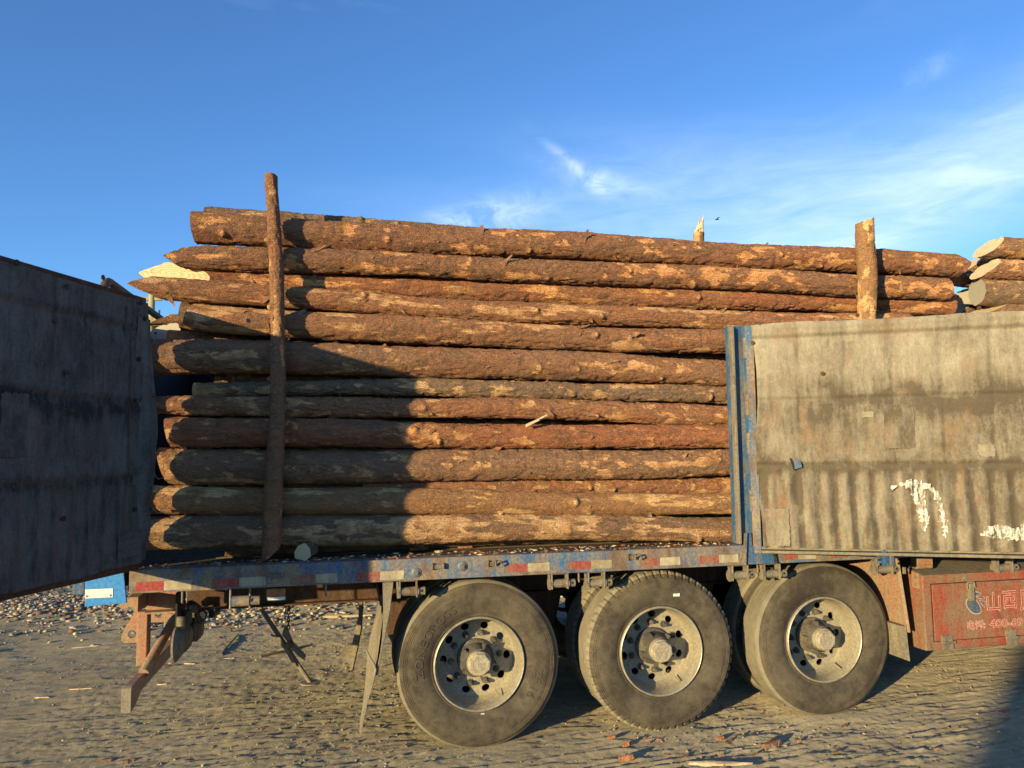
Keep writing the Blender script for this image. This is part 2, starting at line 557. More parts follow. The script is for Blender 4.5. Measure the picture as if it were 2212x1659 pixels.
class MB:
    """collects shapes in world coordinates, then links them as one mesh object"""
    def __init__(s):
        s.v, s.f, s.m = [], [], []
    def add(s, verts, faces, mi=0):
        k = len(s.v)
        s.v += [tuple(p) for p in verts]
        s.f += [tuple(i + k for i in f) for f in faces]
        s.m += [mi] * len(faces)
        return s
    def box(s, a, b, mi=0):
        (x0, y0, z0), (x1, y1, z1) = a, b
        x0, x1 = sorted((x0, x1)); y0, y1 = sorted((y0, y1)); z0, z1 = sorted((z0, z1))
        v = [(x0, y0, z0), (x1, y0, z0), (x1, y1, z0), (x0, y1, z0), (x0, y0, z1), (x1, y0, z1), (x1, y1, z1), (x0, y1, z1)]
        return s.add(v, [(0, 3, 2, 1), (4, 5, 6, 7), (0, 1, 5, 4), (1, 2, 6, 5), (2, 3, 7, 6), (3, 0, 4, 7)], mi)
    def obox(s, c, ax, ay, az, mi=0):
        """oriented box: centre and three half-extent vectors"""
        c, ax, ay, az = Vector(c), Vector(ax), Vector(ay), Vector(az)
        if ax.cross(ay).dot(az) < 0: az = -az
        v = [c + ax * i + ay * j + az * k for k in (-1, 1) for i, j in ((-1, -1), (1, -1), (1, 1), (-1, 1))]
        return s.add(v, [(0, 3, 2, 1), (4, 5, 6, 7), (0, 1, 5, 4), (1, 2, 6, 5), (2, 3, 7, 6), (3, 0, 4, 7)], mi)
    def prism(s, pts, d, mi=0):
        """planar polygon (list of 3D points) extruded by the vector d"""
        d = Vector(d)
        P = [Vector(p) for p in pts]
        n = len(P)
        nrm = Vector((0, 0, 0))
        for i in range(n):
            nrm += P[i].cross(P[(i + 1) % n])
        if nrm.dot(d) < 0: P = P[::-1]
        v = P + [p + d for p in P]
        f = [tuple(range(n))[::-1], tuple(range(n, 2 * n))]
        f += [(i, (i + 1) % n, (i + 1) % n + n, i + n) for i in range(n)]
        return s.add(v, f, mi)
    def tube(s, path, r, n=10, mi=0, cap=True):
        P = [Vector(p) for p in path]
        R = r if isinstance(r, (list, tuple)) else [r] * len(P)
        v, f = [], []
        t0 = (P[1] - P[0]).normalized()
        u = t0.orthogonal().normalized()
        for i, p in enumerate(P):
            t = (P[min(i + 1, len(P) - 1)] - P[max(i - 1, 0)]).normalized()
            u = (u - t * u.dot(t)).normalized()
            w = t.cross(u)
            for k in range(n):
                a = 2 * math.pi * k / n
                v.append(p + (u * math.cos(a) + w * math.sin(a)) * R[i])
        for i in range(len(P) - 1):
            for k in range(n):
                k2 = (k + 1) % n
                f.append((i * n + k, i * n + k2, (i + 1) * n + k2, (i + 1) * n + k))
        if cap:
            f.append(tuple(range(n))[::-1])
            f.append(tuple((len(P) - 1) * n + k for k in range(n)))
        return s.add(v, f, mi)
    def lathe(s, prof, c, axis='y', n=32, mi=0, cap0=False, cap1=False, ph=0.0):
        """profile of (radius, offset along axis)"""
        c = Vector(c)
        ax = {'x': (Vector((0, 1, 0)), Vector((0, 0, 1)), Vector((1, 0, 0))),
              'y': (Vector((0, 0, 1)), Vector((1, 0, 0)), Vector((0, 1, 0))),
              'z': (Vector((1, 0, 0)), Vector((0, 1, 0)), Vector((0, 0, 1)))}[axis]
        v, f = [], []
        for r, o in prof:
            for k in range(n):
                a = 2 * math.pi * k / n + ph
                v.append(c + ax[0] * (r * math.cos(a)) + ax[1] * (r * math.sin(a)) + ax[2] * o)
        for i in range(len(prof) - 1):
            for k in range(n):
                k2 = (k + 1) % n
                f.append((i * n + k, i * n + k2, (i + 1) * n + k2, (i + 1) * n + k))
        if cap0: f.append(tuple(range(n))[::-1])
        if cap1: f.append(tuple((len(prof) - 1) * n + k for k in range(n)))
        return s.add(v, f, mi)
    def build(s, name, mat, parent=None, loc=None, smooth=None, bevel=None, label=None, kind=None):
        if loc is None:
            loc = wloc(parent) if parent else Vector((0, 0, 0))
        L = Vector(loc)
        me = bpy.data.meshes.new(name)
        me.from_pydata([(p[0] - L.x, p[1] - L.y, p[2] - L.z) for p in s.v], [], s.f)
        if any(s.m):
            me.polygons.foreach_set('material_index', s.m)
        me.update()
        o = bpy.data.objects.new(name, me)
        finish(o, mat, parent, L, smooth, bevel)
        return tag(o, label, None, None, kind)

def np_mesh(name, V, F, mat, parent=None, loc=(0, 0, 0), smooth=None, attrs=None, mi=None):
    """V (n,3) world coordinates, F list/array of quads or tris"""
    L = Vector(loc)
    V = np.asarray(V, np.float32) - np.array(L, np.float32)
    F = np.asarray(F, np.int32)
    me = bpy.data.meshes.new(name)
    k = F.shape[1]
    me.vertices.add(len(V)); me.vertices.foreach_set('co', V.ravel())
    me.loops.add(F.size); me.loops.foreach_set('vertex_index', F.ravel())
    me.polygons.add(len(F))
    me.polygons.foreach_set('loop_start', np.arange(0, F.size, k, dtype=np.int32))
    if mi is not None:
        me.polygons.foreach_set('material_index', np.asarray(mi, np.int32))
    me.update(calc_edges=True)
    for an, av in (attrs or {}).items():
        av = np.asarray(av, np.float32)
        if av.ndim == 2:
            a = me.attributes.new(an, 'FLOAT_VECTOR', 'POINT'); a.data.foreach_set('vector', av.ravel())
        else:
            a = me.attributes.new(an, 'FLOAT', 'POINT'); a.data.foreach_set('value', av)
    o = bpy.data.objects.new(name, me)
    return finish(o, mat, parent, L, smooth, None)

def dup(o, loc, parent=None, kids=True):
    c = o.copy()
    COL.objects.link(c)
    c.location = loc
    if parent: c.parent = parent
    if kids:
        for ch in o.children:
            d = ch.copy()
            COL.objects.link(d)
            d.parent = c
    return c

def grid_faces(nu, nv, wrap_v=False):
    i, j = np.meshgrid(np.arange(nu - 1), np.arange(nv if wrap_v else nv - 1), indexing='ij')
    j2 = (j + 1) % nv
    return np.stack([i * nv + j, i * nv + j2, (i + 1) * nv + j2, (i + 1) * nv + j], -1).reshape(-1, 4)

# ------------------------------------------------------------------ ground
def axis_coords(spans):
    out = []
    for a, b, st in spans:
        n = max(1, int(round((b - a) / st)))
        out += list(np.linspace(a, b, n, endpoint=False))
    out.append(spans[-1][1])
    return np.array(out)

AX = [.8537, 2.1281, 3.3891]                      # axle positions along the trailer
R_T = .5425

def ground_h(X, Y):
    h = (fbm2(X * .35, Y * .35, 3, 1) - .5) * .055
    h = h + (fbm2(X * 1.3 + 5, Y * 2.2, 4, 2) - .5) * .024
    # packed dirt smeared in streaks along the track of passing wheels
    th = rad(7)
    a, b = X * math.cos(th) + Y * math.sin(th), -X * math.sin(th) + Y * math.cos(th)
    st = fbm2(a * 1.6, b * 13, 4, 3)
    rl = 1 - np.abs(2 * fbm2(a * .9 + 7, b * 7, 3, 6) - 1)
    h = h + .008 * sstep(.88, 1.0, rl) - .006 * sstep(.9, 1.0, 1 - np.abs(2 * fbm2(a * 1.4, b * 9 + 3, 3, 8) - 1))
    h = h + (st - .5) * .008 * (.5 + fbm2(X * .8, Y * .8, 2, 9))
    rough = sstep(.35, .65, fbm2(X * .6 + 3, Y * .6, 3, 21))
    h = h + (fbm2(X * 10, Y * 16, 3, 4, .6) - .5) * (.003 + .004 * rough) + (fbm2(X * 26, Y * 40, 2, 14, .7) - .5) * (.006 + .006 * rough)
    # tyre tread prints: fine ridges
    m = sstep(.5, .62, fbm2(X * .5, Y * 1.1 + 4, 2, 12)) * np.exp(-((Y + .45) / .5) ** 2)
    h = h + m * .006 * np.sin(b * 95 + fbm2(X * 2, Y * 2, 2, 5) * 5) * (.4 + vnoise2(X * 14, Y * 6, 7))
    # cracked, churned mud at the lower right
    m2 = np.exp(-((X - 3.6) / .9) ** 2 - ((Y + .55) / .35) ** 2)
    h = h + m2 * .028 * (fbm2(X * 7, Y * 10, 3, 31) - .45)
    # rubble heap behind the trailer and along the left back
    h = h + .30 * np.exp(-((X + .35) / 1.0) ** 2 - ((Y - 5.9) / .8) ** 2)
    h = h + .10 * sstep(4.6, 5.6, Y) * sstep(.6, -1.5, X) * fbm2(X * 1.6, Y * 1.6, 3, 44)
    # flat where the tyres stand
    for ax in AX:
        for y0 in (.14, .48, 1.96, 2.30):
            w = np.exp(-((X - ax) / .28) ** 4 - ((Y - y0) / .22) ** 4)
            h = h * (1 - w) + .012 * w
    return h

def build_ground():
    xs = axis_coords([(-300, -60, 40), (-60, -12, 4), (-12, -4.6, .3), (-4.6, -2.2, .032), (-2.2, 5.2, .019),
                      (5.2, 8.5, .045), (8.5, 14, .3), (14, 60, 4), (60, 300, 40)])
    ys = axis_coords([(-300, -60, 40), (-60, -8, 4), (-8, -2.2, .3), (-2.2, -1.5, .05), (-1.5, 1.6, .016), (1.6, 4, .032),
                      (4, 9, .055), (9, 14, .3), (14, 60, 4), (60, 300, 40)])
    X, Y = np.meshgrid(xs, ys, indexing='ij')
    X, Y = X.ravel(), Y.ravel()
    Z = ground_h(X, Y)
    np_mesh('ground', np.stack([X, Y, Z], 1), grid_faces(len(xs), len(ys)), 'dirt', smooth=60)['kind'] = 'structure'
build_ground()

def gh(x, y):
    return float(ground_h(np.array([x]), np.array([y]))[0])

# ------------------------------------------------------------------ made-up shed added behind the camera, unseen, to shadow the lower right
def build_shed():
    y1, h = -18.0, 4.12
    x0 = 3.62 - 1.18 * (-y1 - .96)
    r = empty('added_shed', (x0 + 4, y1 - 3, 0))
    tag(r, 'pale flat-roofed shed, made up and added out of frame to shadow the lower right', 'shed')
    MB().box((x0, y1 - 6, -.05), (x0 + 8, y1, h)).build('wall', 'hut_wall', r, bevel=.02)
    MB().box((x0 - .04, y1 - 6.1, h + .003), (x0 + 8.1, y1 + .06, h + .10)).build('roof', 'grey_metal', r)
    d = MB().box((x0 + 2.0, y1 + .003, .05), (x0 + 5.2, y1 + .05, 3.2)).build('door', 'grey_metal', r)
    MB().tube([(x0 + 4.9, y1 + .055, 1.1), (x0 + 4.9, y1 + .12, 1.1), (x0 + 4.9, y1 + .12, 1.3)], .015).build('handle', 'dark_metal', d)
build_shed()

# ------------------------------------------------------------------ trailer
T = empty('semi_trailer', (3.0, 1.1, 0))
tag(T, 'dusty blue flatbed semi trailer with open side gates, loaded with pine logs', 'trailer')
YR = -.14                                        # outer face of the near side rail
ZB, ZT = 1.127, 1.262
XE = 9.4
X0 = -1.25

def build_bed():
    b = MB()
    # channel-shaped rail: web and two flanges
    b.box((X0, YR, ZB), (XE, YR + .012, ZT))
    b.box((X0, YR + .0125, ZB), (XE, -.045, ZB + .01))
    b.box((X0, YR + .0125, ZT - .01), (XE, -.02, ZT))
    b.build('side_rail', 'blue_rail', T, bevel=.004)
    b = MB()
    b.box((X0, 2.49, ZB), (XE, 2.50, ZT)); b.box((X0, 2.40, ZB), (XE, 2.489, ZB + .01)); b.box((X0, 2.38, ZT - .01), (XE, 2.489, ZT))
    b.build('side_rail', 'blue_rail', T, bevel=.004)
    # deck boards running along the trailer
    y = -.018
    for k in range(14):
        w = .17
        MB().box((X0, y, ZT - .035), (XE, y + w - .008, ZT - .004 + random.uniform(-.004, .003))).build('deck_board', 'deck_wood', T, bevel=.004)
        y += w + .0005
    MB().box((-1.44, -.05, ZT - .03), (X0 - .002, 2.38, ZT)).build('rear_deck', 'deck_wood', T)
    MB().box((X0 - .012, -.10, ZB + .006), (X0 - .002, 2.46, ZT - .0305)).build('rear_beam', 'rust_beam', T)
    for yy in (.78, 1.58):
        b = MB()
        b.box((-1.1, yy, .862), (XE, yy + .012, ZT - .06)); b.box((-1.1, yy - .06, .85), (XE, yy + .072, .862)); b.box((-1.1, yy - .06, ZT - .06), (XE, yy + .072, ZT - .045))
        b.build('chassis_beam', 'rust_beam', T)
    for k in range(20):
        x = -.95 + k * .52
        MB().box((x, -.04, ZB + .03), (x + .06, .715, ZT - .046)).build('cross_member', 'rust_beam', T)
build_bed()

# reflective strip pieces on the rail (left edge, right edge in picture x)
def strips():
    redp = [(294.5, 355), (458.6, 517), (627, 682), (767.5, 821), (1092.6, 1140), (1231.5, 1277), (1385, 1426), (1512, 1553.6), (1696, 1725), (1796, 1835)]
    whitep = [(355, 414.5), (517, 574), (682, 729), (821, 873), (1140, 1187.4), (1277, 1322), (1426, 1470), (1553.6, 1595.5), (1725, 1764.6), (1835, 1873)]
    for lst, m, nm in ((redp, 'strip_red', 'red_reflective_strip'), (whitep, 'strip_white', 'white_reflective_strip')):
        for u0, u1 in lst:
            z0 = ZB + .012 if u0 < 900 else ZB + .022
            x0 = PY(u0, 1240, YR).x; x1 = PY(u1, 1240, YR).x
            b = MB()
            n = 5
            pts = [(x0 + (x1 - x0) * i / n, YR - .0025, z0 + random.uniform(-.0012, .0012)) for i in range(n + 1)]
            pts += [(x1 - (x1 - x0) * i / n, YR - .0025, z0 + .054 + random.uniform(-.0012, .0012)) for i in range(n + 1)]
            b.prism(pts, (0, .0024, 0))
            b.build(nm, m, T)
strips()

# rear corner plate with reflector, rear frame
def rear():
    y = -.12
    P = [PY(u, v, y) for u, v in ((183, 1236), (256, 1238), (262, 1234.5), (267, 1234.5), (273.5, 1303), (183, 1311))]
    P[0].z = P[1].z = ZT + .03
    b = MB().prism(P, (0, .02, 0)).build('rear_corner_plate', 'blue_clean', T, bevel=.003)
    Q = [PY(u, v, y - .003) for u, v in ((183.5, 1273.5), (244, 1271), (244, 1290), (183.5, 1293))]
    MB().prism(Q, (0, .0025, 0)).build('white_reflector', 'white_reflector', b)
    for u, v in ((188, 1288), (239, 1286)):
        c = PY(u, v, y - .0042)
        MB().lathe([(.006, 0), (.006, .001)], c, 'y', 10, cap0=True, cap1=True).build('red_mark', 'text_red', b)
    MB().box((-1.56, -.099, ZB - .0), (-1.50, 2.46, ZB + .12)).build('rear_cross_beam', 'blue_paint', T, bevel=.006)
    for yy in (.1, 2.2):
        MB().box((-1.499, yy, ZB + .01), (X0 - .013, yy + .06, ZB + .11)).build('rear_arm', 'rust_beam', T)
    # inverted U tube of the rear frame
    xf, zt = -1.485, 3.03
    path = [(xf, .0, ZB + .121), (xf, .0, zt - .16)]
    for k in range(9):
        a = k / 8 * math.pi / 2
        path.append((xf, .13 - .13 * math.cos(a), zt - .13 + .13 * math.sin(a)))
    for k in range(9):
        a = k / 8 * math.pi / 2
        path.append((xf, 2.27 + .13 * math.sin(a), zt - .13 + .13 * math.cos(a)))
    path.append((xf, 2.4, ZB + .121))
    MB().tube(path, .026, 12).build('rear_frame', 'rust_beam', T, smooth=50)
    MB().tube([(xf, .0, ZB + .125), (xf, .0, zt - .2)], .0285, 12).build('frame_sleeve', 'blue_paint', T, smooth=50)
rear()

def closed_sides():
    # closed rear door and closed far side of the load space
    o = MB().box((-1.462, .02, ZT + .003), (-1.44, 2.425, 2.83)).build('rear_door', 'interior_shade', T)
    for k in range(9):
        y = .12 + k * .25
        MB().box((-1.476, y, ZT + .03), (-1.4625, y + .09, 2.80)).build('door_rib', 'blue_rail', o, bevel=.004)
    for k in range(3):
        x = -1.47 + k * 3.6
        o = MB().box((x, 2.43, ZT + .003), (x + 3.59, 2.46, 2.83)).build('far_side_panel', 'interior_shade', T)
    MB().box((-1.43, -.075, ZT + .003), (-1.31, -.012, 2.86)).build('corner_pillar', 'blue_rail', T, bevel=.005)
    MB().box((-1.50, -.085, ZB + .125), (-1.431, .015, 2.84)).build('corner_pillar', 'rust_beam', T, bevel=.005)
closed_sides()

# ---- wheels -----------------------------------------------------------------
def text_mesh(txt, size, extrude=.0, offset=0.0, bold=False):
    cu = bpy.data.curves.new('lettering', 'FONT')
    cu.body = txt
    cu.size = size
    cu.extrude = extrude
    cu.offset = offset
    cu.align_x = 'CENTER'
    cu.align_y = 'CENTER'
    cu.resolution_u = 4
    o = bpy.data.objects.new('lettering', cu)
    COL.objects.link(o)
    dg = bpy.context.evaluated_depsgraph_get()
    me = bpy.data.meshes.new_from_object(o.evaluated_get(dg))
    V = [tuple(v.co) for v in me.vertices]
    F = [tuple(p.vertices) for p in me.polygons]
    bpy.data.objects.remove(o)
    bpy.data.meshes.remove(me)
    return V, F

def tyre_mesh(kind):
    """lathe with shoulder, sidewall ribs and tread grooves; y runs 0 (outer sidewall) to .28"""
    W_ = .28
    side = [(.297, .050), (.302, .038), (.312, .030), (.322, .029), (.330, .023), (.36, .010), (.40, .003), (.44, .000), (.470, .003),
            (.474, .0052), (.478, .0035), (.486, .0068), (.489, .0048), (.497, .0090), (.500, .0070), (.507, .0125), (.514, .017), (.5235, .0255)]
    n = 240 if kind == 'block' else 120
    tread = [(.5320, .0335), (.5385, .0400)]
    y = .046
    for k in range(5):
        wr = .030 if k in (0, 4) else .0295
        tread += [(.5415, y), (.5425, y + wr * .5), (.5415, y + wr)]
        if k < 4:
            tread += [(.5300, y + wr + .002), (.5300, y + wr + .007)]
        y += wr + .0095
    prof = side + tread + [(r, W_ - o) for r, o in (tread[1], tread[0])] + [(r, W_ - o) for r, o in side[::-1]]
    prof = np.array(prof)
    a = np.arange(n) / n * 2 * np.pi
    Rr = np.repeat(prof[:, 0][:, None], n, 1)
    Oo = np.repeat(prof[:, 1][:, None], n, 1)
    ns = len(side)
    if kind == 'block':                          # sipes across the shoulders
        cut = (np.arange(n) % 4 == 0)
        for i in range(ns - 3, ns + 4):
            Rr[i, cut] -= .010 if i >= ns else .004
            Oo[i, cut] += .008
    Rr[ns + 2:-ns - 2] += ((fbm2(np.cos(a)[None] * 9 + 30 + prof[ns + 2:-ns - 2, 1][:, None] * 40, np.sin(a)[None] * 9 + 7 + 0 * prof[ns + 2:-ns - 2, 1][:, None], 2, 5) - .5) * .003)
    V = np.stack([Rr * np.sin(a), Oo, Rr * np.cos(a)], -1).reshape(-1, 3)
    F = grid_faces(len(prof), n, True)
    seg = np.repeat(np.arange(len(prof) - 1), n)
    mi = ((seg >= ns - 1) & (seg < len(prof) - ns)).astype(int)
    return V, F, mi

def dish_mesh():
    """flat annulus of the wheel disc with ten oval hand holes, y = 0"""
    bm = bmesh.new()
    es = []
    def loop(pts):
        vs = [bm.verts.new((p[0], 0, p[1])) for p in pts]
        for i in range(len(vs)):
            es.append(bm.edges.new((vs[i], vs[(i + 1) % len(vs)])))
    loop([(.258 * math.sin(k / 80 * 2 * math.pi), .258 * math.cos(k / 80 * 2 * math.pi)) for k in range(80)])
    loop([(.125 * math.sin(k / 40 * 2 * math.pi), .125 * math.cos(k / 40 * 2 * math.pi)) for k in range(40)])
    holes = []
    for h in range(10):
        a0 = h / 10 * 2 * math.pi + .2
        pts = []
        for k in range(14):
            q = k / 14 * 2 * math.pi
            rr, tt = .217 + .0235 * math.cos(q), .0285 * math.sin(q)
            pts.append((rr * math.sin(a0) + tt * math.cos(a0), rr * math.cos(a0) - tt * math.sin(a0)))
        holes.append(pts)
        loop(pts)
    bmesh.ops.triangle_fill(bm, edges=es, use_beauty=True)
    bm.verts.ensure_lookup_table()
    V = [tuple(v.co) for v in bm.verts]
    F = []
    for f in bm.faces:
        idx = [v.index for v in f.verts]
        c = f.calc_center_median()
        if f.normal.y > 0: idx = idx[::-1]
        F.append(tuple(idx))
    bm.free()
    return V, F, holes

DV, DF, DH = dish_mesh()
DEPTH = .20
def make_wheel(x, kind, spin, cap_spin):
    c = Vector((x, 0, R_T))
    w = MB()
    # rim barrel: lip, drop, dish edge
    lip = [(.300, .052), (.3035, .040), (.3045, .026), (.302, .016), (.296, .0125), (.291, .017), (.2885, .028), (.286, .045), (.281, .060),
           (.280, .10), (.277, .135), (.272, .158), (.267, .178), (.258, DEPTH)]
    w.lathe(lip, c, 'y', 72)
    sp, cp = math.sin(spin), math.cos(spin)
    rot = lambda p: (p[0] * cp + p[2] * sp, p[1], -p[0] * sp + p[2] * cp)
    w.add([Vector(rot(p)) + c + Vector((0, DEPTH, 0)) for p in DV], DF)
    for h in DH:                                  # thickness of the disc seen in the holes
        n = len(h)
        v = [Vector(rot((p[0], 0, p[1]))) + c + Vector((0, DEPTH + d, 0)) for d in (0, .014) for p in h]
        w.add(v, [(i, (i + 1) % n, (i + 1) % n + n, i + n) for i in range(n)])
    w.lathe([(.258, DEPTH + .014), (.262, .24), (.262, .28)], c, 'y', 48)
    o = w.build('wheel', 'rim_paint', T, loc=c, smooth=40)
    MB().lathe([(.3042, .022), (.3022, .0152), (.296, .0118), (.2908, .0162), (.2895, .020)], c, 'y', 72).build('rim_lip', 'rim_lip', o, smooth=60)
    V, F, mi = TY[kind]
    V2 = np.array([rot(p) for p in V]) + np.array(c)
    ty = np_mesh('tyre', V2, F, ['tyre_side', 'tyre_tread'], o, c, smooth=28, mi=mi)
    hb = MB()
    hb.lathe([(.126, DEPTH - .002), (.126, DEPTH - .022), (.118, DEPTH - .030), (.105, DEPTH - .03), (.094, .085), (.088, .062), (.0, .062)], c, 'y', 40)
    for k in range(5):                            # webs of the hub
        a = k / 5 * 2 * math.pi + spin + .3
        d = Vector((math.sin(a), 0, math.cos(a)))
        hb.obox(c + d * .105 + Vector((0, .098, 0)), d * .017, Vector((d.z, 0, -d.x)) * .006, Vector((0, .03, 0)))
    hb.build('hub', 'hub_metal', o, smooth=35)
    cb = MB()
    cb.lathe([(.080, .0615), (.083, .045), (.078, .030), (.078, .022), (.066, .012)], c, 'y', 24)
    cb.lathe([(.073, .0175), (.073, .000), (.067, -.006), (.052, -.0065), (.050, -.0045), (.0, -.0045)], c, 'y', 8, ph=cap_spin)
    co = cb.build('hub_cap', 'cap_metal', o, smooth=30)
    tv, tf = text_mesh('Fuwa', .042, .0009)
    ct, s_ = math.cos(cap_spin), math.sin(cap_spin)
    MB().add([c + Vector((p[0] * ct - p[1] * s_, -.0052 - p[2], p[0] * s_ + p[1] * ct)) for p in tv], [f for f in tf]).build('cap_lettering', 'rim_lip', o)
    for k in range(10):
        a = k / 10 * 2 * math.pi + spin + .12
        p = c + Vector((math.sin(a) * .1675, 0, math.cos(a) * .1675))
        MB().lathe([(.024, DEPTH - .001), (.023, DEPTH - .006), (.0185, DEPTH - .007)], p, 'y', 14).lathe(
            [(.0175, DEPTH - .006), (.0175, DEPTH - .03), (.0145, DEPTH - .034), (.0105, DEPTH - .034), (.0105, DEPTH - .050), (.0, DEPTH - .052)], p, 'y', 6, ph=random.random()).build('wheel_nut', 'hub_metal', o)
    MB().tube([c + Vector((.12, .12, -.2)), c + Vector((.125, .09, -.21)), c + Vector((.132, .05, -.22))], .005, 6).build('valve_stem', 'cap_metal', o)
    return o

def ring_text(c, txt, size, r, a_mid, parent, flip=False, spread=1.0, name='tyre_lettering', wall_y=None, mat='tyre_side'):
    """raised letters bent round the sidewall; a_mid is measured clockwise from the top"""
    tv, tf = text_mesh(txt, size, .0030)
    b = MB()
    out = []
    for p in tv:
        aa = a_mid + (p[0] * spread / r) * (-1 if flip else 1)
        rr = r + (p[1] * (-1 if flip else 1))
        prof = [(.33, .023), (.36, .010), (.40, .003), (.44, .0), (.47, .003)]
        y = np.interp(rr, [q[0] for q in prof], [q[1] for q in prof])
        out.append(c + Vector((rr * math.sin(aa), y - .0012 - p[2], rr * math.cos(aa))))
    b.add(out, tf).build(name, mat, parent)

TY = {k: tyre_mesh(k) for k in ('rib', 'block')}
WH = []
for i, (k, sp, cs) in enumerate((('rib', .1, rad(-62)), ('block', .45, rad(195)), ('rib', .75, rad(205)))):
    WH.append(make_wheel(AX[i], k, sp, cs))
c0 = Vector((AX[0], 0, R_T))
ring_text(c0, 'ZONECROSS', .075, .395, rad(-62), WH[0], spread=1.22)
ring_text(c0, 'ZR16', .075, .395, rad(112), WH[0], spread=1.15)
# small white stickers on the tyres
p = c0 + Vector((.018, .0285, -.318))
MB().box((p.x - .012, p.y - .006, p.z - .003), (p.x + .012, p.y - .003, p.z + .003)).build('balance_sticker', 'white_reflector', WH[0])
p = PY(1461, 1285, .0)
MB().box((p.x - .024, -.004, p.z - .010), (p.x + .024, -.0015, p.z + .010)).build('white_sticker', 'white_reflector', WH[1])

def inner_wheel(x, y, kind):
    c = Vector((x, y, R_T))
    o = MB().lathe([(.300, .05), (.285, .05), (.27, .10), (.26, .2), (.285, .23), (.300, .23)], c, 'y', 40).build('inner_wheel', 'dark_metal', T, loc=c, smooth=40)
    V, F, mi = TY[kind]
    if (kind, 1) not in INN:
        t = np_mesh('tyre', V + np.array(c), F, ['tyre_side', 'tyre_tread'], o, c, smooth=28, mi=mi)
        INN[(kind, 1)] = t
    else:
        t = dup(INN[(kind, 1)], (0, 0, 0), o)
    return o
INN = {}
for i, k in enumerate(('rib', 'block', 'rib')):
    for y in (.335, 1.83, 2.165):
        inner_wheel(AX[i], y, k)
    MB().tube([(AX[i], .12, R_T), (AX[i], 2.35, R_T)], .072, 14).build('axle', 'dark_metal', T, smooth=50)
    for y in (.63, 1.62):
        MB().lathe([(.0, 0), (.20, 0), (.20, .16), (.0, .16)], (AX[i], y if y < 1 else y - .02, R_T), 'y', 28).build('brake_drum', 'dark_metal', T, smooth=40)
    for y in (.80, 1.60):
        sp = MB()
        for q in range(5):
            L = .52 - q * .08
            sp.prism([(AX[i] + L * (k2 / 6 - 1), y - .04, R_T + .10 + q * .022 + .05 * (k2 / 6 - 1) ** 2 * L / .5) for k2 in range(13)] +
                     [(AX[i] + L * (k2 / 6 - 1), y - .04, R_T + .119 + q * .022 + .05 * (k2 / 6 - 1) ** 2 * L / .5) for k2 in range(12, -1, -1)], (0, .08, 0))
        sp.build('leaf_spring', 'dark_metal', T)
for xh in (.36, 1.49, 2.76, 4.02):
    for y in (.74, 1.54):
        MB().prism([(xh - .13, y, .848), (xh + .13, y, .848), (xh + .07, y, .60), (xh - .07, y, .60)], (0, .12, 0)).build('spring_hanger', 'rust_beam', T, bevel=.006)

# ---- side gates -------------------------------------------------------------
class Gate:
    def __init__(s, hinge, d, n, z0, z1, L):
        s.h = Vector((hinge[0], hinge[1], 0)); s.d = Vector((*d, 0)).normalized(); s.n = Vector((*n, 0)).normalized()
        s.z0, s.z1, s.L = z0, z1, L
    def P(s, a, z, o=0.0):
        return s.h + s.d * a + s.n * o + Vector((0, 0, z))
    def st(s, u, v):
        r = ray(u, v)
        k = (s.h - CAM).dot(s.n) / r.dot(s.n)
        q = CAM + r * k
        return (q - s.h).dot(s.d), q.z
    def box(s, mb, a0, a1, z0, z1, o0, o1, mi=0):
        v = [s.P(a, z, o) for z in (z0, z1) for a, o in ((a0, o0), (a1, o0), (a1, o1), (a0, o1))]
        f = [(0, 3, 2, 1), (4, 5, 6, 7), (0, 1, 5, 4), (1, 2, 6, 5), (2, 3, 7, 6), (3, 0, 4, 7)]
        if s.d.cross(s.n).z < 0: f = [q[::-1] for q in f]
        return mb.add(v, f, mi)

def lining(g, mat, par, seed, disp, stain, a0, a1, z0, z1, name='canvas_lining', edge=None):
    na, nz = int((a1 - a0) / .0085), int((z1 - z0) / .0085)
    A, Z = np.meshgrid(np.linspace(a0, a1, na), np.linspace(z0, z1, nz), indexing='ij')
    A, Z = A.ravel(), Z.ravel()
    h = disp(A, Z)
    if edge is not None:
        A2, Z2 = edge(A, Z)
    else:
        A2, Z2 = A, Z
    base = np.array(g.h)[None] + np.outer(A2, np.array(g.d)) + np.outer(h, np.array(g.n))
    base[:, 2] += Z2
    F = grid_faces(na, nz)
    if g.d.cross(g.n).z > 0:
        F = F[:, ::-1]
    # shell: the cloth has a back 6 mm behind
    return np_mesh(name, base, F, mat, par, wloc(par), smooth=60, attrs={'stain': stain(A, Z), 'gp': np.stack([A, Z, A * 0], 1)})

def patch(g, par, a0, a1, z0, z1, off, mat, name='patch', seed=0, fr=.0, n=14, tag_=0):
    """sewn-on piece of cloth or smear of paint: ragged outline, 2 mm thick"""
    r = random.Random(seed)
    out = []
    for i in range(n): out.append((a0 + (a1 - a0) * i / n, z0))
    for i in range(n): out.append((a1, z0 + (z1 - z0) * i / n))
    for i in range(n): out.append((a1 - (a1 - a0) * i / n, z1))
    for i in range(n): out.append((a0, z1 - (z1 - z0) * i / n))
    out = [(a + r.uniform(-fr, fr), z + r.uniform(-fr, fr)) for a, z in out]
    mb = MB().prism([g.P(a, z, off) for a, z in out], g.n * .0025)
    o = mb.build(name, mat, par)
    me = o.data
    gp = me.attributes.new('gp', 'FLOAT_VECTOR', 'POINT')
    N = len(out)
    for i in range(len(me.vertices)):
        a, z = out[i % N]
        gp.data[i].vector = (a + seed * 1.7, z, 0)
    stn = me.attributes.new('stain', 'FLOAT', 'POINT')
    for i in range(len(me.vertices)): stn.data[i].value = tag_
    return o

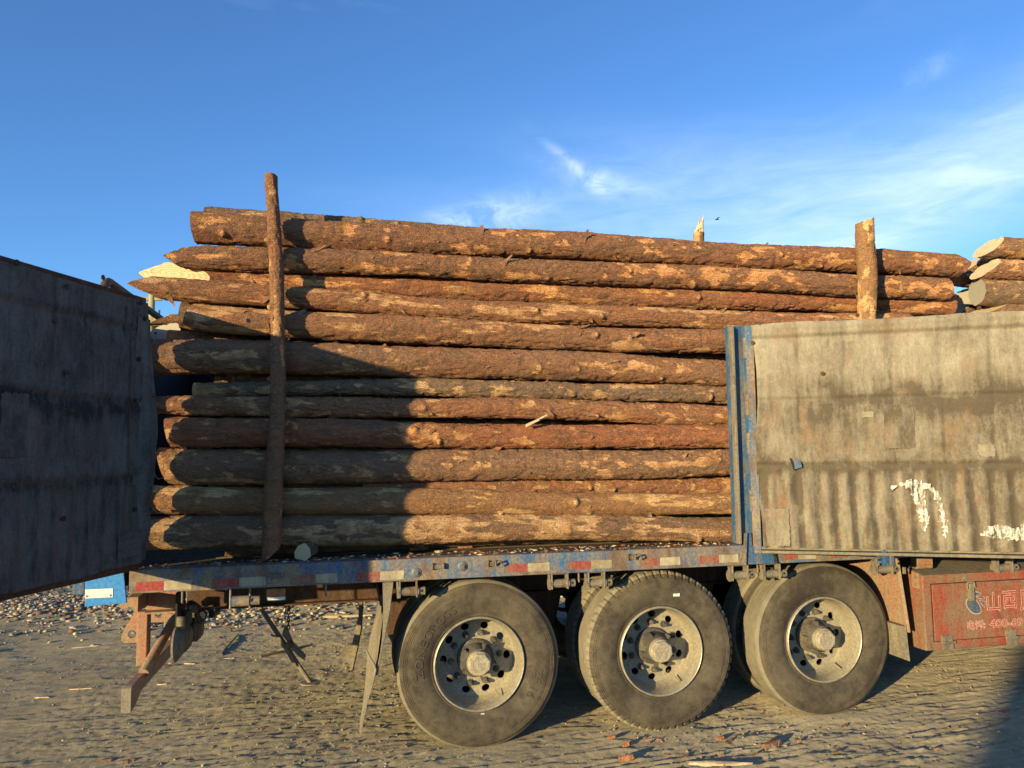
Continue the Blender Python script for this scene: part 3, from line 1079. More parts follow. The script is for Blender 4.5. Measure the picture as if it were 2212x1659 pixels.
def smear(g, par, pts, off, mat, seed):
    """splash of dried white paint: ragged polygon traced by points (a, z)"""
    r = random.Random(seed)
    out = []
    for i in range(len(pts)):
        p, q = Vector((*pts[i], 0)), Vector((*pts[(i + 1) % len(pts)], 0))
        m = max(2, int((q - p).length / .012))
        nn = Vector((-(q - p).y, (q - p).x, 0)).normalized()
        for k in range(m):
            w = p.lerp(q, k / m) + nn * r.gauss(0, .008)
            out.append((w.x, w.y))
    MB().prism([g.P(a, z, off) for a, z in out], g.n * .0012).build('paint_smear', 'smeared_paint', par)

GL = Gate((-1.215, -.14), (-.382, -.924), (.924, -.382), 1.300, 2.85, 1.875)
GR = Gate((2.785, -.15), (.894, -.447), (-.447, -.894), 1.235, 2.80, 1.95)

def ridge(x, c, w):
    return np.exp(-((x - c) / w) ** 2)

def gate_left():
    g = GL
    b = MB()
    g.box(b, 0, g.L, g.z0, g.z1, -.045, -.018)
    o = b.build('side_gate', 'blue_rail', T)
    fr = MB()
    for z in (g.z0 - .035, g.z1 - .012):
        fr = MB(); g.box(fr, -.01, g.L + .01, z, z + .045, -.052, .012); fr.build('frame_tube', 'rust_beam', o, bevel=.005)
    for a in (-.012, g.L - .03):
        fr = MB(); g.box(fr, a, a + .042, g.z0 + .0105, g.z1 - .0125, -.05, .003); fr.build('frame_tube', 'rust_beam', o, bevel=.005)
    def disp(A, Z):
        h = .014 + (fbm2(A * 2.2, Z * 2.2, 4, 60) - .5) * .03
        for z in (2.66, 2.235, 1.80):
            h = h - .008 * ridge(Z, z, .02) + .005 * ridge(Z, z + .04, .02)
        wob = (fbm2(A * .8, Z * 3, 3, 61) - .5) * .05
        low = sstep(1.85, 1.7, Z)
        h = h + low * .004 * np.cos((A + wob) * 2 * np.pi / .115)
        h = h + (1 - low) * .008 * np.abs(np.sin((A + wob) * np.pi / .34)) ** .5
        h = h + .012 * ridge(A, .18 + wob * .3, .022)
        h = h + (fbm2(A * 9, Z * 9, 3, 62) - .5) * .007
        return h + .016
    def stain(A, Z):
        n = fbm2(A * 3, Z * 3, 4, 63)
        s = .55 * ridge(Z + (n - .5) * .15, 2.215, .055) + .35 * ridge(Z, 1.79, .03) + .3 * ridge(Z, 2.70, .02)
        s = s + .6 * sstep(2.35, 2.2, Z) * sstep(2.0, 2.2, Z) * sstep(.9, 1.8, A) * n
        low = sstep(1.85, 1.7, Z)
        s = s + low * .22 * sstep(.2, .9, np.cos((A + (n - .5) * .06) * 2 * np.pi / .115))
        s = s + .5 * ridge(A, .17 + (n - .5) * .05, .018) * sstep(1.5, 2.3, Z)
        s = s + .35 * ridge(A, .75 + (n - .5) * .05, .02) * sstep(1.85, 2.0, Z) + .3 * ridge(A, 1.2, .015)
        return s
    def edge(A, Z):
        # cloth wraps round the hinge edge and hangs a little past the frame
        f = sstep(.12, .0, A)
        bulge = .055 * np.sin(np.clip((Z - 1.3) / 1.5, 0, 1) * np.pi) ** .7 + .025 * ridge(Z, 1.50, .08) + .012 * np.sin(Z * 9)
        zz = Z + sstep(1.34, 1.27, Z) * (fbm2(A * 5, A * 0, 3, 66) - .5) * .05
        return A - f * bulge, zz
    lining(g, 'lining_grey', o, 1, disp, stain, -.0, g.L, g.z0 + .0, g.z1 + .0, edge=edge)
    # loose flap along the hinge edge
    def fdisp(A, Z):
        return .036 + .012 * np.sin(Z * 7 + A * 10) + (fbm2(A * 12, Z * 4, 3, 67) - .5) * .02 + .018 * ridge(A, .03, .02)
    def fedge(A, Z):
        bulge = .075 * np.sin(np.clip((Z - 1.27) / 1.45, 0, 1) * np.pi) ** .8 + .03 * ridge(Z, 1.52, .07) + (fbm2(Z * 9, Z * 0 + 2, 3, 68) - .5) * .02
        return A - sstep(.06, -.02, A) * bulge, Z
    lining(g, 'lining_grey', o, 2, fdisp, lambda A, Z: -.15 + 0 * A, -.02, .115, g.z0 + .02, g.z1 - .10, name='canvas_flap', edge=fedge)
    for (u0, v0, u1, v1, sd) in ((240, 1145, 293, 1208, 3), (256, 668, 292, 728, 4), (-20, 853, 46, 988, 5)):
        a0, zt = g.st(u1, v0); a1, zb = g.st(u0, v1)
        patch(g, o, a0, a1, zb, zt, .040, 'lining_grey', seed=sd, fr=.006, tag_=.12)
    for u, v in ((17, 568), (126, 806), (285, 776), (297, 689), (104, 694), (280, 866), (128, 620), (205, 600), (288, 655), (275, 1100), (10, 1050), (120, 1120)):
        a, z = g.st(u, v)
        if a < .02: a = .03
        p = g.P(a, z, .047)
        MB().tube([p, p + g.n * .006], .014, 12).build('washer', 'dark_metal', o)
    for v in (857, 982, 1054, 1099, 720):
        a, z = g.st(316, v)
        p = g.P(-.045, z, .052)
        MB().tube([p, p + g.n * .004], .008, 10).build('eyelet', 'dark_metal', o)
    for z in (1.45, 2.05, 2.65):
        c = g.P(-.03, z, -.03)
        MB().tube([c - Vector((0, 0, .05)), c + Vector((0, 0, .05))], .016, 10).build('hinge', 'blue_paint', o, smooth=40)
    # frayed threads at the cloth edge
    for z, l in ((1.98, .07), (1.74, .03), (1.62, .03), (1.83, .04)):
        c = g.P(-.07, z, .05)
        MB().tube([c, c + Vector((.012, -.01, -l * .5)), c + Vector((.03, -.01, -l)), c + Vector((.05, 0, -l * .8))], .0022, 5).build('loose_thread', 'rope', o)
gate_left()

def gate_right():
    g = GR
    b = MB()
    g.box(b, .0, g.L, g.z0, g.z1, -.045, -.02)
    o = b.build('side_gate', 'blue_rail', T)
    fr = MB()
    g.box(fr, -.028, .0285, g.z0 - .03, g.z1 + .0, -.05, .012)
    fr.build('frame_tube', 'blue_rail', o, bevel=.005)
    fr = MB()
    g.box(fr, g.L - .04, g.L + .02, g.z0 - .03, g.z1, -.05, .012)
    fr.build('frame_tube', 'blue_rail', o, bevel=.005)
    fr = MB()
    g.box(fr, .029, g.L - .0405, g.z0 - .028, g.z0 - .008, -.05, .020)
    g.box(fr, .029, g.L - .0405, g.z0 - .002, g.z0 + .016, -.05, .006)
    fr.build('bottom_rail', 'dust_metal', o, bevel=.004)
    def disp(A, Z):
        h = .006 + (fbm2(A * 2.4, Z * 2.4, 4, 80) - .5) * .03
        for z in (2.69, 2.26, 1.81):
            h = h - .010 * ridge(Z, z, .016) + .006 * ridge(Z, z + .035, .016)
        wob = (fbm2(A * .8 + 3, Z * 2.5, 3, 81) - .5) * .06
        low = sstep(1.80, 1.74, Z)
        h = h + low * .011 * np.cos((A + wob) * 2 * np.pi / .118)
        h = h + (1 - low) * .011 * np.abs(np.sin((A + wob - .02) * np.pi / .30)) ** .45
        h = h + (fbm2(A * 10, Z * 10, 3, 82) - .5) * .008
        h = h + .02 * ridge(Z, g.z1 - .03, .035)
        return h + .018
    def stain(A, Z):
        n = fbm2(A * 3, Z * 3, 4, 83)
        n2 = fbm2(A * 8, Z * 4, 4, 84)
        band = 2.33 + (n - .5) * .25 - .05 * sstep(.4, 1.4, A)
        s = .62 * ridge(Z, band - .03, .055) * sstep(.1, .8, A) + .35 * ridge(Z, 1.80, .022)
        low = sstep(1.80, 1.74, Z)
        s = s + low * .5 * sstep(.0, .95, -np.cos((A + (n - .5) * .06) * 2 * np.pi / .118)) * (.4 + n2)
        s = s + .5 * ridge(Z, 1.79, .05) * n2 + .3 * ridge(Z, g.z1 - .09, .012)
        s = s + .5 * (1 - low) * sstep(2.30, 2.2, Z) * sstep(.3, .75, .5 * n + .5 * n2)
        s = s + .22 * sstep(2.5, 2.2, Z) * sstep(.9, 1.5, A) + .3 * sstep(.5, .72, fbm2(A * 24, Z * 3, 4, 87)) * (.4 + low)
        for a in (.30, .60, .90, 1.2, 1.5):
            s = s + .25 * (1 - low) * ridge(A, a + (n - .5) * .06, .012)
        return s - .25 * sstep(2.36, 2.48, Z)
    def edge(A, Z):
        top = g.z1 + .004 * np.sin(A * 5) + .012 * (fbm2(A * 6, A * 0, 3, 85) - .5)
        return A + sstep(.1, .02, A) * (.012 * np.sin(Z * 6) + .012 * (fbm2(Z * 5, Z * 0 + 1, 3, 86) - .3)), Z + sstep(g.z1 - .1, g.z1, Z) * (top - g.z1)
    lining(g, 'lining_tan', o, 1, disp, stain, .024, g.L, g.z0 + .014, g.z1, edge=edge)
    OFF = .047
    for (u0, v0, u1, v1, sd, fr_) in ((1905, 876, 1975, 968, 7, .004), (1652, 1098, 1706, 1178, 8, .004), (2108, 960, 2146, 986, 9, .006), (1860, 890, 1885, 902, 12, .004)):
        a0, zt = g.st(u0, v0); a1, zb = g.st(u1, v1)
        patch(g, o, a0, a1, zb, zt, OFF - .008, 'lining_tan', seed=sd, fr=fr_, tag_=.3 if sd == 7 else (.0 if sd == 8 else -.3))
    # torn hole with a flap of blue panel showing
    q = [g.st(u, v) for u, v in ((1712, 993), (1728, 997), (1731, 1009), (1716, 1013))]
    MB().prism([g.P(a, z, OFF) for a, z in q], g.n * .004).build('torn_flap', 'blue_paint', o)
    q = [g.st(u, v) for u, v in ((1704, 989), (1708, 990), (1718, 1014), (1713, 1016))]
    MB().prism([g.P(a, z, OFF - .004) for a, z in q], g.n * .004).build('tear', 'dark_rubber', o)
    F6 = lambda l: [g.st(1426.4 + x * .4629, 438.9 + y * .4629) for x, y in l]
    smear(g, o, F6([(1068, 1328), (1110, 1300), (1150, 1290), (1175, 1285), (1210, 1300), (1222, 1340), (1226, 1400), (1246, 1470), (1240, 1510), (1218, 1525), (1205, 1480), (1190, 1420), (1172, 1370), (1150, 1330), (1110, 1318), (1085, 1330)]), OFF, 'pale_paint', 1)
    smear(g, o, F6([(1205, 1300), (1250, 1312), (1290, 1340), (1308, 1400), (1325, 1470), (1336, 1545), (1318, 1562), (1300, 1500), (1288, 1430), (1272, 1370), (1240, 1335), (1212, 1325)]), OFF + .0016, 'pale_paint', 2)
    smear(g, o, F6([(1480, 1548), (1530, 1505), (1600, 1498), (1660, 1510), (1715, 1440), (1760, 1430), (1790, 1560), (1700, 1575), (1600, 1565)]), OFF, 'pale_paint', 3)
    for u, v in ((1775, 808), (2000, 676), (1850, 683), (1640, 700), (1770, 702), (2110, 668), (1625, 742)):
        a, z = g.st(u, v)
        p = g.P(a, z, OFF - .006)
        MB().tube([p, p + g.n * .006], .014, 12).build('washer', 'rust_beam', o)
    # latch hanging below the gate
    for (u0, u1, v0, v1, mt) in ((1904, 1913, 1186, 1222, 'blue_paint'), (1918, 1929, 1186, 1221, 'blue_rail')):
        p0 = PY(u0, v0, -.50); p1 = PY(u1, v1, -.50)
        MB().box((p0.x, -.52, p1.z), (p1.x, -.49, p0.z)).build('gate_latch', mt, o, bevel=.004)
    p0 = PY(1895, 1200, -.5); p1 = PY(1917, 1206, -.5)
    for dz in (0, -.03):
        MB().box((p0.x, -.515, p1.z + dz), (p1.x, -.495, p0.z + dz - .002)).build('latch_bar', 'blue_paint', o, bevel=.003)
gate_right()

# stake pillar the right gate hangs on
def pillar():
    x0 = PY(1577, 705, -.10).x; x1 = PY(1609, 705, -.10).x
    z1 = PY(1592, 703, -.1).z
    b = MB()
    b.box((x0, -.075, ZT + .003), (x1, -.015, z1))
    o = b.build('stake_pillar', 'blue_paint', T, bevel=.005)
    MB().box((x0 - .002, -.125, ZT + .005), (x0 + .018, -.0755, z1 - .01)).build('pillar_flange', 'dust_metal', o, bevel=.004)
    MB().box((x0 + .0305, -.095, ZT + .006), (x0 + .036, -.0756, z1 - .006)).build('pillar_rib', 'blue_paint', o, bevel=.002)
    MB().box((x1 - .014, -.115, ZT + .004), (x1 - .002, -.0755, z1 - .004)).build('pillar_rib', 'blue_paint', o, bevel=.003)
    # flared foot over the rail
    zf0, zf1 = ZB + .004, ZT + .085
    pts = [(x0 + .035, YR - .012, zf1), (x1 - .02, YR - .012, zf1), (x1 + .125, YR - .012, zf0 + .0), (x0 + .015, YR - .012, zf0)]
    xa = PY(1604, 1218, YR).x; xb = PY(1672, 1218, YR).x
    pts = [(xa + .018, YR - .012, zf1), (xa + .07, YR - .012, zf1), (xa + .075, YR - .012, ZT - .005), (xb - .02, YR - .012, ZT - .015), (xb + .005, YR - .012, zf0), (xa, YR - .012, zf0)]
    MB().prism(pts, (0, .0095, 0)).build('pillar_foot', 'blue_paint', o, bevel=.003)
    MB().prism([(xa - .004, YR - .035, zf0), (xa + .008, YR - .035, zf0), (xa + .026, YR - .035, zf1), (xa + .012, YR - .035, zf1)], (0, .0225, 0)).build('foot_gusset', 'blue_rail', o)
    MB().prism([(xb - .004, YR - .03, zf0), (xb + .010, YR - .03, zf0), (xb - .012, YR - .03, ZT - .012), (xb - .022, YR - .03, ZT - .012)], (0, .0175, 0)).build('foot_gusset', 'dark_metal', o)
    for v in (752, 779, 857, 879, 969, 1030-37, 1101, 1124):
        pass
    for va, vb in ((738, 766), (862, 888), (941, 976), (1066, 1098)):
        zc = (PY(1603, va, -.13).z + PY(1603, vb, -.13).z) / 2 + .0
        xx = x1 - .018
        for dz in (.052, -.052):
            MB().lathe([(0, -.022), (.0165, -.022), (.018, -.018), (.018, .018), (.0165, .022), (0, .022)], (xx, -.135, zc + dz), 'z', 14).build('hinge_knuckle', 'blue_rail', o, smooth=40)
        MB().lathe([(0, -.028), (.0125, -.028), (.0125, .028), (0, .028)], (xx, -.135, zc), 'z', 12).build('hinge_pin', 'dust_metal', o, smooth=40)
        MB().box((xx - .013, -.130, zc - .07), (xx + .030, -.1155, zc + .07)).build('hinge_leaf', 'blue_rail', o, bevel=.002)
pillar()

# ---- winches, hooks, lamps --------------------------------------------------
def winch(u0, u1, v0, v1, mat='dust_metal', y=-.085):
    xl, xr = PY(u0, (v0 + v1) / 2, y).x, PY(u1, (v0 + v1) / 2, y).x
    zt, zb = ZB - .001, PY((u0 + u1) / 2, v1, y).z
    w = xr - xl
    r = .030
    zc = zb + .034
    b = MB()
    b.box((xl + .012, y - .035, zb + .0), (xl + .020, y + .035, zt))
    b.box((xl + w * .66, y - .035, zb + .0), (xl + w * .66 + .009, y + .035, zt))
    b.box((xl + .0205, y - .030, zt - .008), (xl + w * .66 - .0005, y + .030, zt))
    o = b.build('winch', mat, T, loc=(xl, y, zc), bevel=.003)
    c = Vector((xl, y, zc))
    MB().lathe([(0, .0205), (r, .0205), (r * .93, .03), (r * .93, w * .60), (r, w * .66 - .001), (0, w * .66 - .001)], c, 'x', 20).build('spool', mat, o, smooth=40)
    m = MB()
    n = 20
    pts = []
    for k in range(n * 2):
        a = k / (n * 2) * 2 * math.pi
        rr = .041 if k % 2 else .033
        pts.append((xl - .001, y + rr * math.cos(a), zc + rr * math.sin(a)))
    m.prism(pts, (.012, 0, 0)).build('ratchet_gear', mat, o)
    MB().lathe([(.0, w * .66 + .010), (.035, w * .66 + .010), (.035, w * .66 + .017), (.026, w * .66 + .018), (.026, w - .003), (.0, w - .003)], c, 'x', 18).build('drum_end', mat, o, smooth=40)
    MB().lathe([(.0085, 0), (.0085, .0015), (0, .0015)], c + Vector((w * .86, -.0275, .004)), 'y', 12).build('bar_hole', 'dark_rubber', o)
    MB().prism([(xl - .006, y - .02, zc + .02), (xl - .006, y - .005, zc + .022), (xl - .006, y + .002, zc + .07), (xl - .006, y - .018, zc + .065)], (.012, 0, 0)).build('pawl', mat, o)
    return o
for a in ((858, 919, 1251, 1289), (1185, 1242, 1234, 1271), (1264, 1321, 1232, 1270), (1574, 1628, 1220, 1253), (1643, 1697, 1218, 1250), (1885, 1939, 1209, 1240), (2146, 2196, 1198, 1236)):
    winch(*a)
def big_winch():
    y = -.07
    a, b_ = PY(495, 1275, y), PY(561, 1310, y)
    m = MB()
    for x in (a.x + .008, a.x + (b_.x - a.x) * .68):
        m.tube([(x, y, ZB - .002), (x, y, b_.z - .005)], .007, 8)
    m.tube([(a.x + .008, y, ZB - .006), (a.x + (b_.x - a.x) * .68, y, ZB - .006)], .006, 8)
    o = m.build('winch', 'grey_metal', T, loc=(a.x, y, b_.z))
    MB().lathe([(0, .018), (.032, .018), (.032, (b_.x - a.x) * .67), (0, (b_.x - a.x) * .67)], (a.x, y + .0, b_.z + .038), 'x', 20).build('spool', 'blue_rail', o, smooth=40)
    MB().lathe([(0, (b_.x - a.x) * .70), (.027, (b_.x - a.x) * .70), (.027, b_.x - a.x), (0, b_.x - a.x)], (a.x, y, b_.z + .038), 'x', 18).build('drum_end', 'blue_rail', o, smooth=40)
    MB().lathe([(.012, 0), (.012, .0015), (0, .0015)], (b_.x - .05, y - .029, b_.z + .045), 'y', 12).build('bar_hole', 'dark_rubber', o)
big_winch()
for u, v, l in ((394, 1280, .07), (704, 1262, .07), (1250, 1234, .062), (1636, 1217, .055)):
    p = PY(u, v, -.09)
    MB().tube([(p.x, -.09, ZB - .001), (p.x, -.09, ZB - l), (p.x + .004, -.097, ZB - l - .006)], .0065, 8).build('strap_pin', 'dust_metal', T, smooth=40)
for u, v in ((899, 1237), (999, 1223)):
    p = PY(u, v, YR)
    MB().lathe([(0, -.02), (.012, -.02), (.012, -.011), (.022, -.010), (.030, -.006), (.032, -.0005), (.0, -.0005)], p, 'y', 20).build('tie_down_bolt', 'grey_metal', T, smooth=30)
for u, v, hook in ((947, 1223, 0), (600, 1242, 0), (1063, 1217, 1), (1363.5, 1203, 1)):
    p = PY(u, v, YR)
    s = 1.0 if not hook else .7
    mt = 'dust_metal' if u != 600 else 'blue_rail'
    b = MB()
    b.box((p.x - .045 * s, YR - .022, p.z - .02), (p.x - .033 * s, YR - .0006, p.z + .022)); b.box((p.x - .0329 * s, YR - .016, p.z - .016), (p.x + .02 * s, YR - .0006, p.z + .012)); b.box((p.x + .0201 * s, YR - .03, p.z - .016), (p.x + .034 * s, YR - .0006, p.z + .02))
    b.build('lashing_bracket', mt, T, bevel=.003)
    if hook:
        MB().tube([(p.x + .03, YR - .02, p.z + .005), (p.x + .045, YR - .045, p.z + .02), (p.x + .06, YR - .04, p.z - .002), (p.x + .045, YR - .03, p.z - .015)], .006, 8).build('lashing_hook', 'dust_metal', T, smooth=40)

def marker(u0, u1, v0, v1, y, hang):
    a, b_ = PY(u0, v0, y), PY(u1, v1, y)
    o = MB().box((a.x, y, b_.z), (b_.x, y + .06, a.z)).build('marker_lamp', 'dust_metal' if hang else 'dark_metal', T, bevel=.008)
    h = a.z - b_.z
    w = b_.x - a.x
    MB().box((a.x + w * .05, y - .008, b_.z + h * .36), (b_.x - w * .05, y - .0005, a.z - h * .07)).build('lens', 'orange_lens', o, bevel=.003)
    MB().box((a.x + w * .05, y - .007, b_.z + h * .10), (b_.x - w * .05, y - .0005, b_.z + h * .33)).build('reflector', 'white_reflector' if not hang else 'orange_lens', o, bevel=.003)
    MB().box((a.x + w * .35, y + .02, a.z + .001), (a.x + w * .65, y + .03, max(ZB - .001, a.z + .02))).build('lamp_bracket', 'dark_metal', o)
marker(574, 619, 1270, 1298, -.05, False)
marker(1978, 2016, 1205, 1228, -.05, True)

# ---- rear underrun bumper ----------------------------------------------------
def P5(x, y):                                    # picture point from a 1521-wide view of the bumper
    return 246.9 + x * .19838, 1234.4 + y * .19838

def bumper():
    q0, q1 = PY(262, 1486, -.1), PY(279.5, 1541, -.1)
    zt, zb = q0.z, q1.z
    w = .056
    xb = q0.x
    MB().box((xb, .13, zt - .088), (xb + w, 2.44, zt)).build('bumper_bar', 'salmon_metal', T, bevel=.006)
    # bar end: a deeper bent piece tapering up to the bar
    MB().prism([(xb - .001, -.095, zb + .004), (xb - .001, .0, zb + .012), (xb - .001, .1295, zt - .086), (xb - .001, .1295, zt), (xb - .001, -.06, zt - .001), (xb - .001, -.095, zt - .008)], (w + .002, 0, 0)).build('bumper_end', 'salmon_metal', T, bevel=.006)
    MB().prism([(xb + .001, -.1015, zb + .012), (xb + .008, -.1015, zb + .001), (xb + w - .006, -.1015, zb + .001), (xb + w - .001, -.1015, zb + .009), (xb + w - .001, -.1015, zt - .010), (xb + .001, -.1015, zt - .010)], (0, .006, 0)).build('bumper_end_cap', 'mud_rubber', T, bevel=.002)
    for (x0, x1, yy, top) in ((240, 352, .37, 445), (532, 612, 1.05, 430)):
        u0, v0 = P5(x0, 1015 if yy < .5 else 880); u1, _ = P5(x1, 0)
        # where its foot meets the top of the bar
        xa, xc = PY(u0, 1400, yy).x, PY(u1, 1400, yy).x
        zt2 = PY(u0, P5(0, top)[1], yy).z
        MB().box((xa, yy, zt + .0015), (xc, yy + .10, zt2)).build('bumper_post', 'salmon_metal', T, bevel=.005)
        # hook plate with hole beside the post
        hp = [(130, 292), (258, 292), (250, 775), (100, 780), (77, 755), (78, 705), (110, 620), (150, 560), (200, 480), (214, 430), (205, 400), (180, 388), (130, 393), (95, 414), (65, 402), (55, 350)]
        hole = (193, 683, 46)
        ypl = yy + .03
        bm = bmesh.new()
        es = []
        def mk(pts):
            vs = [bm.verts.new(p) for p in pts]
            for i in range(len(vs)): es.append(bm.edges.new((vs[i], vs[(i + 1) % len(vs)])))
        off = Vector((0, 0, 0))
        if yy > .5:
            base = PY(*P5(193, 683), ypl); tgt = PY(*P5(483, 460), ypl)
            off = tgt - base
        mk([PY(*P5(*p), ypl) + off for p in hp])
        mk([PY(*P5(hole[0] + hole[2] * math.cos(k / 16 * 2 * math.pi), hole[1] + hole[2] * math.sin(k / 16 * 2 * math.pi)), ypl) + off for k in range(16)])
        r = bmesh.ops.triangle_fill(bm, edges=es, use_beauty=True)
        faces = [f for f in bm.faces]
        ext = bmesh.ops.extrude_face_region(bm, geom=faces)
        bmesh.ops.translate(bm, vec=(0, .014, 0), verts=[e for e in ext['geom'] if isinstance(e, bmesh.types.BMVert)])
        bmesh.ops.recalc_face_normals(bm, faces=bm.faces)
        b = MB()
        bm.verts.index_update()
        b.add([tuple(v.co) for v in bm.verts], [tuple(v.index for v in f.verts) for f in bm.faces])
        bm.free()
        b.build('hook_plate', 'salmon_metal', T)
    # upper bracket: box tube end and side plate
    a, c = PY(*P5(262, 265), .20), PY(*P5(420, 430), .20)
    zb2, zt2 = c.z, PY(*P5(262, 272), .20).z
    x0 = PY(*P5(132, 280), .18).x
    x1 = PY(*P5(262, 280), .18).x
    b = MB()
    b.box((x0, .18, zt2 - .008), (x1, .42, zt2)); b.box((x1 - .008, .18, zb2), (x1, .42, zt2 - .0085))
    b.build('bumper_bracket', 'salmon_metal', T, bevel=.002)
    e0, e1 = PY(*P5(398, 240), .40), PY(*P5(700, 405), .40)
    b = MB()
    b.box((x1 + .001, .40, e1.z), (e1.x, .412, ZB + .10)); b.box((x1 + .001, .32, e1.z - .012), (e1.x, .4115, e1.z - .0005))
    b.build('bracket_plate', 'salmon_metal', T, bevel=.002)
    # diagonal tube brace
    p0 = PY(*P5(305, 1100), .17); p1 = PY(*P5(745, 355), .75)
    p0.z = zt + .0
    p0.y = .20
    MB().tube([p0, p1], .032, 16).build('diagonal_brace', 'salmon_metal', T, smooth=50)
    # mounting plate and tail lamps, seen edge-on
    X = PY(*P5(686, 700), .22).x
    pl = MB()
    a, c = PXX(*P5(690, 235), X), PXX(*P5(690, 970), X)
    pl.box((X - .012, .20, c.z), (X, 1.0, a.z - .25)).box((X - .012, .20, a.z - .2505), (X, .46, a.z))
    pl.build('lamp_plate', 'dark_metal', T)
    for k, (px_, py_, rr) in enumerate(((742, 790, .105), (830, 712, .10), (958, 610, .095))):
        q = PXX(*P5(px_, py_), X + .05)
        o = MB().lathe([(0, 0), (rr * .55, 0), (rr * .8, -.018), (rr, -.04), (rr, -.052), (0, -.052)][::-1], (X + .055, q.y, q.z), 'x', 28).build('tail_lamp', 'dust_metal', T, smooth=35)
    for (px_, py_) in ((728, 568), (800, 500), (862, 440)):
        q = PXX(*P5(px_, py_), X + .03)
        prof = []
        for k in range(8):
            prof += [(.026, -.035 + k * .01), (.031, -.031 + k * .01), (.026, -.027 + k * .01)]
        MB().lathe(prof, q, 'z', 16, cap0=True, cap1=True).build('rubber_buffer', 'dust_metal', T, smooth=50)
    pth = [PXX(*P5(x, y), X + .05) for x, y in ((905, 545), (940, 560), (985, 520), (1010, 460), (960, 420), (880, 470), (900, 540))]
    MB().tube(pth, .007, 8).build('air_hose', 'dark_rubber', T, smooth=50)
    pth = [PXX(*P5(x, y), X + .1) for x, y in ((1050, 400), (1060, 480), (1120, 440), (1130, 390))]
    MB().tube(pth, .02, 8).build('air_hose', 'dark_rubber', T, smooth=50)
bumper()

# ---- hanging gear between bumper and wheels ------------------------------------
def P6(x, y):
    return 493.7 + x * .2149, 1234.4 + y * .2149

